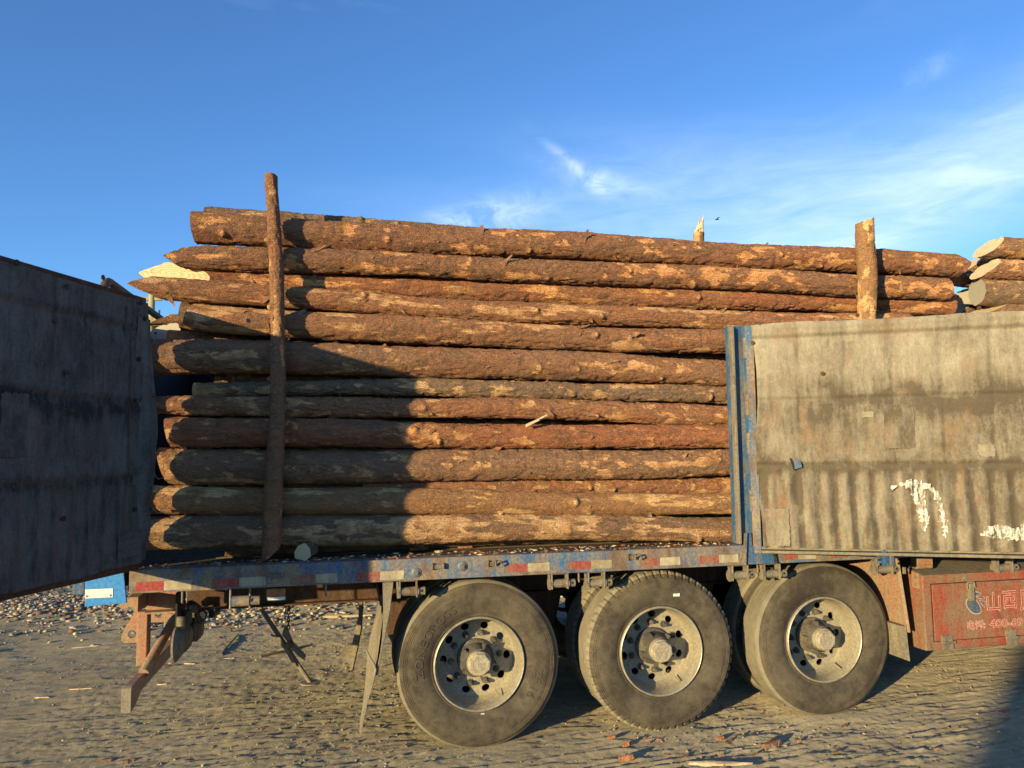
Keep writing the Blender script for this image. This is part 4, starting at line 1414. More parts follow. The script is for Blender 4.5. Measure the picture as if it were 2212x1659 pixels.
def hanging():
    Y = 1.2
    a, b_ = PY(*P6(300, 335), Y), PY(*P6(828, 1128), Y)
    MB().tube([a, b_], .017, 10).build('carrier_rod', 'dust_metal', T, smooth=50)
    nx = (b_ - a).normalized()
    d = Vector((0, 1, 0))
    side = nx.cross(d).normalized()
    MB().lathe([(0, -.005), (.075, -.005), (.075, .005), (0, .005)], b_ - nx * .01, 'z', 22).build('rod_foot', 'dust_metal', T)
    # folded clamp: two splayed plates round the rod
    m0, m1 = PY(*P6(500, 600), Y), PY(*P6(715, 900), Y)
    u = (m1 - m0).normalized()
    sd = Vector((u.z, 0, -u.x))
    L = (m1 - m0).length
    b = MB()
    for s_, o0 in ((1, 0), (-1, .0)):
        pts = [m0 + sd * s_ * .012 + u * L * .12, m0 + sd * s_ * .052 + u * (-.02 if s_ > 0 else .0), m0 + sd * s_ * .058 + u * .03, m0 + sd * s_ * .034 + u * L * .5, m0 + sd * s_ * .052 + u * (L - .01), m0 + sd * s_ * .038 + u * (L + .02), m0 + sd * s_ * .014 + u * (L * .8)]
        b.prism([p + Vector((0, -.03, 0)) for p in pts], (0, .01, 0))
        q = [m0 + sd * s_ * .055 + u * .0, m0 + sd * s_ * .060 + u * .03, m0 + sd * s_ * .036 + u * L * .5, m0 + sd * s_ * .054 + u * L, m0 + sd * s_ * .047 + u * L, m0 + sd * s_ * .029 + u * L * .5, m0 + sd * s_ * .052 + u * .03]
        b.prism([p + Vector((0, -.0195, 0)) for p in q], (0, .07, 0))
    b.build('carrier_clamp', 'rust_beam' if False else 'dust_metal', T)
    c = PY(*P6(615, 735), Y - .04)
    MB().lathe([(0, -.02), (.02, -.02), (.03, -.008), (.03, .008), (0, .008)], c, 'y', 8).build('clamp_bolt', 'dust_metal', T)
    # chains
    for x, n0, y0, y1 in ((575, 6, 330, 425), (606, 17, 330, 625)):
        p0, p1 = PY(*P6(x, y0), 1.15), PY(*P6(x, y1), 1.15)
        p0.z = .862
        step = .028
        n = int((p0.z - p1.z) / step)
        for k in range(n):
            zc = p0.z - k * step
            pts = []
            for q in range(11):
                an = q / 10 * 2 * math.pi
                dx, dz = .0095 * math.sin(an), .019 * math.cos(an)
                pts.append((p0.x + (dx if k % 2 else 0), 1.15 + (0 if k % 2 else dx), zc + dz))
            MB().tube(pts, .0042, 5, cap=False).build('chain_link', 'dark_metal', T, smooth=50)
    # mudflap behind the rear wheel: bracket and rubber sheet
    def flap_pts(l, y): return [PY(*P6(*p), y) for p in l]
    yN, yF = -.08, .50
    top, mid, bot = PY(*P6(1625, 395), yN), PY(*P6(1500, 1045), yN), PY(*P6(1365, 1635), yN)
    tr = PY(*P6(1660, 105), yN)
    dn = Vector((0, yF - yN, 0))
    MB().prism([tr, tr + Vector((-.07, 0, 0)), PY(*P6(1555, 395), yN), PY(*P6(1465, 1045), yN), mid, top], (0, .03, 0)).build('flap_bracket', 'dust_metal', T, bevel=.004)
    hb = PY(*P6(1555, 300), yN)
    MB().box((hb.x - .02, yN + .031, hb.z - .035), (hb.x + .03, .77, hb.z + .035)).build('flap_arm', 'rust_beam', T, bevel=.004)
    # rubber sheet, slightly wavy
    nn, mm = 26, 16
    V, F = [], []
    t0 = PY(*P6(1555, 420), yN)
    for side_ in (0, 1):
        for i in range(nn):
            t = i / (nn - 1)
            for j in range(mm):
                s_ = j / (mm - 1)
                base = t0.lerp(bot, t) + dn * s_
                base.x += .018 * math.sin(t * 5 + s_ * 2) + .03 * s_ * t * t + (-.012 if side_ == 0 else 0) - .05 * max(0, t - .78) * math.sin(s_ * 3)
                if t > .93: base.z += .16 * (t - .93) / .07 * s_ * .6
                V.append(base)
    N = nn * mm
    for i in range(nn - 1):
        for j in range(mm - 1):
            q = (i * mm + j, i * mm + j + 1, (i + 1) * mm + j + 1, (i + 1) * mm + j)
            F.append(q); F.append(tuple(k + N for k in q[::-1]))
    for i in range(nn - 1):
        for j in (0, mm - 1):
            F.append((i * mm + j, (i + 1) * mm + j, (i + 1) * mm + j + N, i * mm + j + N))
    for j in range(mm - 1):
        k = (nn - 1) * mm
        F.append((k + j, k + j + 1, k + j + 1 + N, k + j + N))
    MB().add(V, F).build('mudflap', 'mud_rubber', T, smooth=40)
    pth = flap_pts([(1388, 800), (1420, 865), (1460, 930), (1480, 985), (1466, 1045)], yN - .012)
    MB().tube(pth, .007, 8).build('tie_rope', 'rope', T, smooth=60)
    # far side mudflap
    yN = 2.36
    l = [(1310, 290), (1345, 290), (1330, 570), (1295, 760), (1245, 985), (1225, 1005), (1215, 940), (1118, 790), (1160, 760), (1245, 720), (1290, 500), (1305, 460)]
    a = [PY(*P6(*p), 1.95) for p in l]
    MB().prism(a, (0.012, .014, 0)).build('mudflap', 'mud_rubber', T)
hanging()

# ---- toolbox and front wheel guard ----------------------------------------------
def toolbox():
    y = -.10
    x0 = 4.128
    zb = PY(2001, 1407, y).z
    zt = PY(1992, 1243, y).z
    x1 = 6.4
    o = MB().box((x0, y, zb), (x1, .50, zt)).build('toolbox', 'red_box', T, loc=(x0, y, zb), bevel=.008)
    # sloping dusty lid towards the chassis
    MB().prism([(x0 + .004, y + .004, zt + .0015), (x0 + .004, .50, zt + .0015), (x0 + .004, .50, zt + .11)], (x1 - x0 - .01, 0, 0)).build('toolbox_top', 'dust_metal', o)
    MB().box((x0 - .008, y + .03, zt - .10), (x0 - .0005, y + .10, zt + .012)).build('mount_plate', 'salmon_metal', o)
    for dz in (-.02, -.075):
        MB().lathe([(0, -.012), (.012, -.012), (.012, 0), (0, 0)], (x0 - .0085, y + .055, zt + dz), 'x', 6).build('mount_bolt', 'dust_metal', o)
    B = lambda x, yy, o_=0: PY(3700 * .5486 + x * .0992, 2250 * .5486 + yy * .0992, y - o_)
    # door: a slightly proud sheet with a dark gap round it
    C = lambda x, yy: PY(3400 * .5486 + x * .18192, 2050 * .5486 + yy * .18192, y)
    dl, dtop, dbot = C(800, 760).x, C(800, 758).z, C(840, 1430).z
    MB().box((dl - .006, y - .0015, dbot - .006), (x1 - .25, y - .0003, dtop + .006)).build('door_gap', 'dark_rubber', o)
    d = MB().box((dl, y - .011, dbot), (x1 - .256, y - .0016, dtop)).build('door', 'red_box', o, bevel=.004)
    yf = y - .011
    # latch: strap, loop and plate
    D = lambda x, yy: PY(3700 * .5486 + x * .0992, 2250 * .5486 + yy * .0992, yf)
    a, b_ = D(510, 90), D(620, 215)
    MB().box((a.x, y - .006, b_.z), (b_.x, y - .0005, a.z)).build('latch_plate', 'dust_metal', o, bevel=.002)
    a, b_ = D(580, 250), D(705, 630)
    MB().box((a.x, yf - .03, b_.z), (b_.x, yf - .001, a.z)).build('latch', 'dust_metal', o, bevel=.003)
    pts = [D(x, yy) + Vector((0, -.033, 0)) for x, yy in ((528, 360), (520, 250), (535, 222), (660, 215), (680, 240), (690, 330))]
    MB().tube(pts, .0055, 8).build('latch_loop', 'dust_metal', o, smooth=50)
    for cx, cy in ((170, 1530), (1560, 1420)):
        c = D(cx, cy)
        m = MB()
        m.box((c.x - .055, yf - .007, c.z - .002), (c.x + .04, yf - .001, c.z + .05)); m.box((c.x - .05, yf - .007, c.z - .06), (c.x + .045, yf - .001, c.z - .012))
        m.tube([(c.x - .05, yf - .008, c.z - .006), (c.x + .06, yf - .008, c.z - .006)], .0095, 10)
        m.build('door_hinge', 'red_box' if False else 'dust_metal', o, bevel=.001)
    # painted emblem and lettering
    def poly(l, off, mat, name, grow=0.0):
        pts = [D(*p) for p in l]
        if grow:
            c = sum(pts, Vector()) / len(pts)
            pts = [p + (p - c).normalized() * grow for p in pts]
        MB().prism([p + Vector((0, -off, 0)) for p in pts], (0, .0006, 0)).build(name, mat, o)
    def smooth_poly(l, n=4):
        out = []
        N = len(l)
        for i in range(N):
            p0, p1, p2, p3 = (Vector((*l[(i + k - 1) % N], 0)) for k in range(4))
            for k in range(n):
                t = k / n
                q = .5 * ((2 * p1) + (p2 - p0) * t + (2 * p0 - 5 * p1 + 4 * p2 - p3) * t * t + (3 * p1 - p0 - 3 * p2 + p3) * t ** 3)
                out.append((q.x, q.y))
        return out
    for l, sm in (([(590, 640), (650, 560), (720, 590), (800, 650), (860, 740), (895, 860), (880, 895), (800, 915), (700, 885), (620, 800), (585, 720)], 1),
                  ([(640, 500), (700, 465), (790, 450), (860, 465), (890, 492), (800, 520), (740, 555), (700, 575), (660, 590)], 0),
                  ([(785, 560), (830, 545), (950, 545), (965, 590), (870, 578)], 0),
                  ([(868, 625), (985, 665), (965, 780), (915, 700)], 0)):
        q = smooth_poly(l) if sm else l
        poly(q, .0015, 'text_cream', 'emblem_outline', .0055)
        poly(q, .0024, 'emblem_blue', 'emblem')
    def words(txt, cx, cy, h, ratio, w_target=None, name='lettering', rot=0.0):
        tv, tf = text_mesh(txt, 1.0)
        V = np.array(tv)
        mn, mx = V.min(0), V.max(0)
        a, b_ = D(cx[0], cy[1]), D(cx[1], cy[0])
        sx, sz = (b_.x - a.x) / (mx[0] - mn[0]), (b_.z - a.z) / (mx[1] - mn[1])
        for mat, off, grow, nm in (('text_cream', .0015, h, 'lettering_outline'), ('text_red', .0024, 0, name)):
            if grow:
                tv2, tf2 = text_mesh(txt, 1.0, 0, grow / sz)
            else:
                tv2, tf2 = tv, tf
            pts = [Vector((a.x + (p[0] - mn[0]) * sx, yf - off, a.z + (p[1] - mn[1]) * sz)) for p in tv2]
            MB().add(pts, tf2).build(nm, mat, o)
    words('山', (1040, 1300), (450, 870), .0035, 1)
    words('西', (1390, 1655), (420, 810), .0035, 1)
    words('原', (1760, 2060), (395, 860), .0035, 1)
    words('电话:', (610, 985), (1060, 1270), .0028, 1)
    words('400-69', (1100, 1800), (1015, 1225), .0028, 1)
    return o
toolbox()

def front_guard():
    y0, y1 = -.09, .60
    a, b_ = PY(1937, 1214, y0), PY(1962, 1365, y0)
    xA, xB = a.x, b_.x
    nz = 12
    zs = np.linspace(ZB - .002, b_.z, nz)
    V, F = [], []
    for i, z in enumerate(zs):
        x = xA + (xB - xA) * (i / (nz - 1))
        V += [(x, y0, z), (x, y1, z), (x + .008, y1, z), (x + .008, y0, z)]
    for i in range(nz - 1):
        for k in range(4):
            F.append((i * 4 + k, i * 4 + (k + 1) % 4, (i + 1) * 4 + (k + 1) % 4, (i + 1) * 4 + k))
    F.append((0, 3, 2, 1)); F.append(tuple((nz - 1) * 4 + k for k in range(4)))
    MB().add(V, F).build('wheel_guard', 'salmon_metal', T)
    MB().tube([(xA, y0 - .008, ZB - .01), (xB, y0 - .008, b_.z)], .012, 6).build('guard_edge', 'salmon_metal', T)
    f = [PY(u, v, y0 + .002) for u, v in ((1944, 1352), (1957, 1352), (1966, 1429), (1953, 1424))]
    MB().prism(f, (0, .66, 0)).build('mudflap', 'mud_rubber', T)
    p = PY(1952, 1232, y0 - .02)
    MB().box((p.x - .012, y0 - .03, p.z - .025), (p.x + .012, y0 - .021, p.z + .025)).build('guard_clip', 'dust_metal', T, bevel=.002)
front_guard()

# ------------------------------------------------------------------ logs
class LogSpec: pass

def make_log(name, centre, radius, t0, t1, label, cat='log', group=None, mat='bark_brown', seed=0, peel=.35,
             cutA=None, cutB=None, endA='cut_wood', endB='cut_wood', nseg=56, step=.0105, flakes=8, knots=5, ax='x', rough=1.0, elong=1.0):
    """a log along the main axis ax.  centre(t) -> (n,3) array, radius(t) -> (n,), t runs along the axis in metres.
    cutA / cutB: list of (slope_towards_camera, slope_up, offset) planes that shorten the end"""
    n = max(6, int((t1 - t0) / step))
    th = np.arange(nseg) / nseg * 2 * np.pi
    ct, sn = np.cos(th), np.sin(th)
    rmid = float(radius(np.array([(t0 + t1) / 2]))[0])
    def plane(cuts, base, sign, c, s):
        out = np.full_like(c, base, dtype=float)
        first = True
        for a, b, o in (cuts or [(0, 0, 0)]):
            v = base + sign * (a * c + b * s + o)
            out = v if first else (np.maximum(out, v) if sign > 0 else np.minimum(out, v))
            first = False
        return out + (shift if sign > 0 else -shift)
    def tip(cuts, base, sign, R0):
        nonlocal shift
        shift = 0.0
        v = plane(cuts, base, sign, ct * R0, sn * R0)
        shift = float(base - v.min()) if sign > 0 else float(v.max() - base)
        return shift
    shift = 0.0
    RA = float(radius(np.array([t0]))[0]); RB = float(radius(np.array([t1]))[0])
    shA = tip(cutA, t0, 1, RA)
    sA = plane(cutA, t0, 1, ct * RA, sn * RA)           # start of every lengthwise line
    shB = tip(cutB, t1, -1, RB)
    sB = plane(cutB, t1, -1, ct * RB, sn * RB)
    w = np.linspace(0, 1, n)
    # concentrate nothing: even steps, stretched by the cuts
    Tt = sA[None] + (sB - sA)[None] * w[:, None]        # (n, nseg)
    shp = Tt.shape
    tt = Tt.ravel()
    CT = np.broadcast_to(ct, shp).ravel(); SN = np.broadcast_to(sn, shp).ravel()
    r = radius(tt)
    # noise coordinates: along, and round the girth
    gx, gy = CT * rmid, SN * rmid
    lump = (fbm(tt * 1.1 + seed * 7.3, gx * 4, gy * 4, 3, seed) - .5)
    pn = fbm(tt * 2.3 / elong + seed * 3.1, gx * 9, gy * 9, 5, seed + 3, .62)
    pn2 = fbm(tt * 8 / elong, gx * 20 + seed, gy * 20, 4, seed + 9, .62)
    peel = peel * .75
    v = pn * .4 + pn2 * .6
    thr = np.quantile(v, 1 - peel) if peel > 0 else 9
    pm = sstep(thr - .045, thr + .045, v)
    plate = fbm(tt * 11 + seed, gx * 34, gy * 34, 4, seed + 13, .6)
    ridg = 1 - np.abs(2 * fbm(tt * 9 + seed * 2, gx * 26, gy * 26, 3, seed + 23) - 1)
    h = lump * .032 * rough + (1 - pm) * (.0045 + (plate - .5) * .022 - sstep(.84, .98, ridg) * .008) * rough + pm * (plate - .5) * .005
    kn = []
    rk = random.Random(seed + 5)
    for _ in range(knots):                              # branch stubs
        kt, ka = rk.uniform(t0 + .2, t1 - .2), rk.uniform(math.pi * .75, math.pi * 1.35)
        kr, kh = rk.uniform(.018, .032), rk.uniform(.010, .028)
        da = np.angle(np.exp(1j * (np.arctan2(SN, CT) - ka))) * rmid
        d2 = ((tt - kt) ** 2 + da ** 2) / kr ** 2
        h = h + kh * np.exp(-d2 ** 1.5)
        pm = np.maximum(pm, np.exp(-(d2 / .5) ** 2) * .9)
    R_ = r + h
    c = centre(tt)
    if ax == 'x':
        e1, e2 = np.array((0, 1.0, 0)), np.array((0, 0, 1.0))
    else:
        e1, e2 = np.array((1.0, 0, 0)), np.array((0, 1.0, 0))
    V = c + (CT * R_)[:, None] * e1 + (SN * R_)[:, None] * e2
    org = Vector(c[len(c) // 2 // nseg * nseg])
    F = grid_faces(n, nseg, True)
    if ax == 'x': F = F[:, ::-1]
    F = F[:, ::-1]
    o = np_mesh(name, V, F, mat, None, org, smooth=52, attrs={'peel': pm})
    tag(o, label, cat, group)
    # cut faces
    for which, cuts, base, sign, Rr, mt in (('A', cutA, t0, 1, RA, endA), ('B', cutB, t1, -1, RB, endB)):
        row = V.reshape(n, nseg, 3)[0 if which == 'A' else -1]
        hrow = (R_.reshape(shp)[0 if which == 'A' else -1]) / Rr
        shift = shA if which == 'A' else shB
        rings = np.array([0, .15, .3, .45, .6, .75, .9, 1.0])
        vv = []
        rr = []
        for q in rings:
            s = plane(cuts, base, sign, ct * Rr * q, sn * Rr * q)
            cc = centre(s)
            hr = 1 + (hrow - 1) * q
            p = cc + (ct * Rr * q * hr)[:, None] * e1 + (sn * Rr * q * hr)[:, None] * e2
            if q == 1.0: p = row
            # chainsaw marks
            vv.append(p); rr.append(np.full(nseg, q * Rr))
        vv = np.concatenate(vv); rr = np.concatenate(rr)
        ff = grid_faces(len(rings), nseg, True)
        if (which == 'A') == (ax == 'x'): ff = ff[:, ::-1]
        if ax == 'x': ff = ff[:, ::-1]
        ff = ff[:, ::-1]
        np_mesh('cut_end', vv, ff, mt, o, org, smooth=30, attrs={'ringr': rr})
    # curled flakes of loose bark
    if flakes:
        fb = MB()
        Vn = V.reshape(n, nseg, 3)
        for _ in range(flakes // 2):
            i = rk.randrange(3, n - 4)
            ang = rk.uniform(math.pi * .62, math.pi * 1.35)
            j = int(ang / (2 * math.pi) * nseg) % nseg
            p = Vector(Vn[i, j]); cc = Vector(c.reshape(n, nseg, 3)[i, j])
            out = (p - cc).normalized()
            al = Vector((1, 0, 0)) if ax == 'x' else Vector((0, 0, 1))
            tn = al.cross(out).normalized()
            q = rk.uniform(-1.2, 1.2)
            d1 = (al * math.cos(q) + tn * math.sin(q)); d2 = out.cross(d1)
            L = rk.choice((.015, .02, .025, .03, .04, .06, .09)) * rk.uniform(.8, 1.2); Wd = L * rk.uniform(.2, .5)
            vs = []
            for k in range(5):
                s_ = k / 4
                lift = .003 + rk.uniform(.2, .5) * L * s_ ** 2
                wv = Wd * (1 - .75 * s_) * rk.uniform(.7, 1.2)
                m = p + d1 * L * s_ + out * lift
                vs += [m + d2 * wv, m - d2 * wv]
            nb = len(vs)
            vs += [x - out * .002 for x in vs]
            fs = []
            for k in range(4):
                a0 = 2 * k
                fs += [(a0, a0 + 1, a0 + 3, a0 + 2), (a0 + nb, a0 + 2 + nb, a0 + 3 + nb, a0 + 1 + nb),
                       (a0, a0 + 2, a0 + 2 + nb, a0 + nb), (a0 + 1, a0 + 1 + nb, a0 + 3 + nb, a0 + 3)]
            fs += [(0, nb, nb + 1, 1), (8, 9, nb + 9, nb + 8)]
            fb.add(vs, fs)
        fb.m = [rk.choice((0, 0, 1)) for _ in range(len(fb.f) // 18) for _q in range(18)]
        fb.build('loose_bark', ['chip_brown', 'chip_red'] if mat != 'bark_stripped' else ['chip_brown', 'chip_pale'], o, kind='stuff')
    return o

def px_log(stations, yfront, xl, xr, **kw):
    """stations: (u, v_top, v_bottom) of the silhouette; the log's near side touches y = yfront"""
    S_ = []
    for u, a, b in stations:
        r = .1
        for _ in range(3):
            y = yfront + r
            pa, pb = PY(u, a, y), PY(u, b, y)
            r = (pa.z - pb.z) / 2
        S_.append(((pa.x + pb.x) / 2, (pa.z + pb.z) / 2, r))
    S_ = np.array(S_)
    deg = min(2, len(S_) - 1) if kw.pop('curve', True) else 1
    pz = np.polyfit(S_[:, 0], S_[:, 1], deg)
    pr = np.polyfit(S_[:, 0], S_[:, 2], 1)
    lo, hi = S_[:, 0].min() - .15, S_[:, 0].max() + .15
    def ev(p, t):                                     # straight beyond the measured part
        tc = np.clip(t, lo, hi)
        d = np.polyder(p)
        return np.polyval(p, tc) + (np.polyval(d, tc) if len(d) else 0) * (t - tc)
    rad_ = lambda t: np.clip(ev(pr, t), .05, .16)
    sd_ = kw.get('seed', 0)
    cen = lambda t: np.stack([t, yfront + rad_(np.asarray(t)) + .008 * np.sin(np.asarray(t) * 1.9 + sd_ * 2), ev(pz, np.asarray(t)) + .006 * np.sin(np.asarray(t) * 2.6 + sd_ * 3.7)], -1)
    return make_log('log', cen, rad_, xl, xr, **kw)

def XU(u, v, y): return PY(u, v, y).x

YF = .045
NEAR = 'logs in the near face of the load'
px_log([(416, 466, 533), (640, 464, 531), (1230, 510, 563), (1830, 536, 589)], YF, XU(415, 500, .15), XU(2079, 575, .13), mat='bark_red', seed=1, peel=.15, group=NEAR,
       label='topmost long log of the load, its left end thick, blunt and grey', cutA=[(.10, -.12, 0)], cutB=[(.3, 1.0, 0), (.2, -.6, 0)], endA='cut_wood_grey', flakes=34)
px_log([(430, 537, 578), (640, 534, 587), (1230, 566, 612), (1830, 592, 638)], YF, XU(360, 561, .15), XU(2049, 622, .13), mat='bark_red', seed=2, peel=.27, group=NEAR,
       label='second log from the top, sharpened to a bark-covered point on the left', cutA=[(.5, 1.75, 0), (.5, -1.3, -.02)], cutB=[(-.05, .12, 0)], endB='cut_wood_grey', flakes=30)
px_log([(430, 574, 620), (823, 595, 642), (1565, 624, 669)], YF + .10, XU(294, 568, .22), XU(2057, 660, .2), mat='bark_red', seed=3, peel=.40, group=NEAR,
       label='third log from the top, with a large pale axe-cut face pointing left', cutA=[(-3.1, -1.2, 0), (-.6, 2.4, -.22)], elong=2.2, flakes=30)
px_log([(320, 600, 647), (402, 599, 647), (823, 632, 682), (1230, 660, 703), (1565, 670, 712)], YF - .005, XU(285, 624, .15), 4.3, mat='bark_brown', seed=4, peel=.32, group=NEAR, elong=2.0,
       label='bark-covered log with a frayed dark pointed left end overhanging the open gate', cutA=[(.6, 1.6, 0), (.8, -2.2, .02)], flakes=34)
px_log([(553, 666, 721), (823, 682, 739), (1230, 704, 754), (1565, 714, 760)], YF + .0, XU(400, 690, .15), 4.25, mat='bark_brown', seed=5, peel=.34, group=NEAR, elong=2.6,
       label='fifth log from the top, left end just right of two pale cut stubs', cutA=[(.2, .3, 0)], flakes=30)
px_log([(330, 736, 809), (823, 741.5, 811), (1230, 764, 823), (1565, 781, 832)], YF + .01, XU(328, 770, .17), 4.3, mat='bark_brown', seed=6, peel=.14, group=NEAR,
       label='thick log with a ragged sunlit left end beside the open left gate', cutA=[(.05, .1, 0)], endA='cut_wood_grey', flakes=26)
px_log([(553, 824, 858), (823, 819, 851), (1230, 827, 865), (1565, 836, 873)], YF + .055, XU(420, 840, .17), 4.3, mat='bark_grey', seed=7, peel=.3, group=NEAR,
       label='thin log set back below the deepest dark gap of the load', flakes=20)
px_log([(345, 860, 898), (823, 853, 905), (1230, 868, 908), (1565, 877, 919)], YF + .03, XU(330, 880, .17), 4.3, mat='bark_brown', seed=8, peel=.22, group=NEAR,
       label='fifth log from the bottom, dark and set back at its left end', flakes=26)
px_log([(370, 899, 965), (823, 912, 967), (1230, 915, 967), (1565, 922, 969)], YF, XU(359, 930, .15), 4.3, mat='bark_red', seed=9, peel=.11, group=NEAR,
       label='fourth log from the bottom, with a pale splinter of wood stuck on its bark', cutA=[(.1, -.25, 0)], flakes=28)
px_log([(365, 968, 1047), (823, 972, 1047), (1230, 972, 1032), (1565, 971, 1027)], YF - .005, XU(345, 1000, .17), 4.3, mat='bark_brown', seed=10, peel=.28, group=NEAR,
       label='third log from the bottom, thick, above the long black gap', cutA=[(.1, -.3, 0)], endA='cut_wood_grey', flakes=30)
px_log([(1000, 1036, 1070), (1230, 1031, 1066), (1565, 1032, 1066)], YF + .12, .1, 4.3, mat='bark_brown', seed=11, peel=.35, group=NEAR, curve=False,
       label='slim log set deep in the gap above the second log from the bottom', flakes=8)
px_log([(400, 1048, 1111), (823, 1054, 1110), (1230, 1064, 1112), (1565, 1066, 1112)], YF, XU(312, 1080, .16), 4.3, mat='bark_stripped', seed=12, peel=.22, group=NEAR, elong=2.2, rough=.6,
       label='second log from the bottom, mostly stripped to yellowish wood', flakes=22, knots=7)
px_log([(400, 1114, 1193), (823, 1111, 1169), (1230, 1115, 1170), (1565, 1117, 1168)], YF - .01, XU(318, 1150, .17), 4.3, mat='bark_grey', seed=13, peel=.46, group=NEAR, elong=1.8, rough=.9,
       label='lowest log lying on the trailer deck, thick grey plated bark at its left end', flakes=22, knots=7)

# back log peeping over the topmost one
px_log([(445, 446, 490), (640, 462, 502), (900, 481, 515)], YF + .22, XU(443.6, 455, .35), 3.6, mat='bark_grey', seed=14, peel=.2, group=NEAR, curve=False,
       label='grey log lying behind and above the topmost log, left of the tall stake', endA='cut_wood_grey', flakes=10)

# second layer, glimpsed in the gaps
G2 = 'second-layer logs seen in the gaps'
LAY = [
    (-.80, 1.36, 'dark log in the second layer behind the lowest gap, just above the deck'),
    (-.82, 1.545, 'dark log in the second layer, between the two lowest front logs'),
    (-.90, 1.73, 'dark log in the second layer, behind the long black gap at the lower middle'),
    (-.80, 1.915, 'dark log in the second layer, behind the third log from the bottom'),
    (-.85, 2.10, 'dark log in the second layer, level with the pale splinter'),
    (-.86, 2.285, 'dark log in the second layer, behind the thin set-back log'),
    (-.90, 2.47, 'dark log in the second layer, in the deepest gap beside the open gate'),
    (-1.18, 2.655, 'dark log in the second layer behind the thick ragged log'),
    (-1.10, 2.84, 'dark log in the second layer under the frayed pointed log'),
    (-1.0, 3.02, 'dark log in the second layer behind the third log from the top'),
    (-.9, 3.19, 'dark log in the second layer behind the gap under the second log from the top'),
    (-.2, 3.345, 'dark log in the second layer just behind the topmost long log'),
]
for i, (xl, z, lb) in enumerate(LAY):
    cen = lambda t, z=z, i=i: np.stack([t, .37 + .02 * math.sin(i * 2.1) + 0 * t, z - .012 * t + .012 * np.sin(t * .9 + i)], -1)
    make_log('log', cen, lambda t, i=i: .098 - .004 * (np.asarray(t)), xl, 4.72, lb, group=G2, mat='bark_grey', seed=30 + i, peel=.25, nseg=36, step=.03, flakes=0, knots=0,
             cutA=[(-.1 + .2 * math.sin(i), .2 * math.cos(i * 3), 0)], endA='cut_wood' if i in (7, 8) else 'cut_wood_grey')

def stub_log(u0, v0, u1, v1, y, xr, label, cut, mat='bark_brown', end='cut_wood', seed=0, group=None, dz=0.0, xr2=None):
    """short visible end of a log: (u0, v0) top and (u1, v1) bottom of its silhouette at one place"""
    a, b = PY(u0, v0, y), PY(u1, v1, y)
    r = (a.z - b.z) / 2
    x0 = a.x
    z0 = (a.z + b.z) / 2
    cen = lambda t: np.stack([t, y + 0 * t, z0 + dz * (t - x0)], -1)
    return make_log('log', cen, lambda t: r + 0 * np.asarray(t), x0, xr, label, group=group, mat=mat, seed=seed, peel=.2, nseg=40, step=.02, flakes=4, knots=0, cutA=cut, endA=end)

# pale stubs beside the top of the open left gate
stub_log(312, 678, 312, 702, .75, 1.5, 'log with a bright pale cut face beside the top of the left gate', [(-.4, 2.2, 0)], seed=50, group='cut stubs beside the left gate')
stub_log(318, 698, 318, 735, .52, 1.2, 'log with a shaded grey-white cut face pointing at the left gate', [(-2.2, .5, 0)], end='cut_wood_grey', seed=51, group='cut stubs beside the left gate')

# front stack at the upper right
G3 = 'logs of the front stack at the upper right'
def rlog(u_tip, top, bot, yf, label, cut, mat='bark_brown', end='cut_wood', seed=0, slope=0.0, xr=8.5, uref=2190):
    r = .09
    for _ in range(3):
        a, b = PY(uref, top, yf + r), PY(uref, bot, yf + r)
        r = (a.z - b.z) / 2
    x0 = PY(u_tip, (top + bot) / 2, yf + r).x
    z0, xr0 = (a.z + b.z) / 2, a.x
    cen = lambda t: np.stack([t, yf + r + 0 * t, z0 + slope * (t - xr0)], -1)
    return make_log('log', cen, lambda t: r + 0 * np.asarray(t), x0, xr, label, group=G3, mat=mat, seed=seed, peel=.18, nseg=48, step=.015, flakes=10, knots=2, cutA=cut, endA=end)
rlog(2110, 516, 559, .03, 'highest log of the front stack with a large pale oblique cut face', [(-.35, 1.25, 0)], seed=60, mat='bark_brown')
rlog(2102, 563, 603.5, .0, 'front-stack log with a pale ringed oblique cut just above the blunt grey log', [(-.3, 1.45, 0)], seed=61)
rlog(2106, 606, 664, .0, 'front-stack log with a blunt round grey end just above the right gate', [(.18, .06, 0)], mat='bark_grey', end='cut_wood_grey', seed=62)
rlog(2064, 561, 598, .30, 'front-stack log behind the topmost load log, pale tip beside the sky', [(-.2, 1.6, 0)], seed=63)
rlog(2077, 592, 625, .24, 'front-stack log with a thin pale pointed cut above the blunt grey end', [(-.2, 1.8, 0)], seed=64)
rlog(2056, 655, 700, .03, 'lowest front-stack log, a pale wedge-shaped tip just above the right gate', [(-.5, 3.0, 0)], seed=65)
rlog(2072, 625, 660, .27, 'front-stack log with a dark grey pointed tip left of the blunt grey end', [(-1.9, .4, 0)], end='cut_wood_grey', seed=66)
rlog(2040, 640, 690, .42, 'dark front-stack log in the shaded hollow left of the blunt grey end', [(-.6, .8, 0)], mat='bark_grey', end='cut_wood_grey', seed=68)
rlog(2048, 588, 625, .44, 'front-stack log of dark brown bark deep behind the pale tips', [(-.6, -1.2, 0)], seed=67)

px_log([(1900, 575, 610), (2070, 582, 614)], .27, 3.2, XU(2118, 603, .35), mat='bark_brown', seed=69, peel=.2, group=NEAR, curve=False, cutB=[(.8, 1.2, 0), (.5, -1.6, 0)],
       label='brown log with a bark-covered point reaching right towards the pale cut tips', flakes=6)

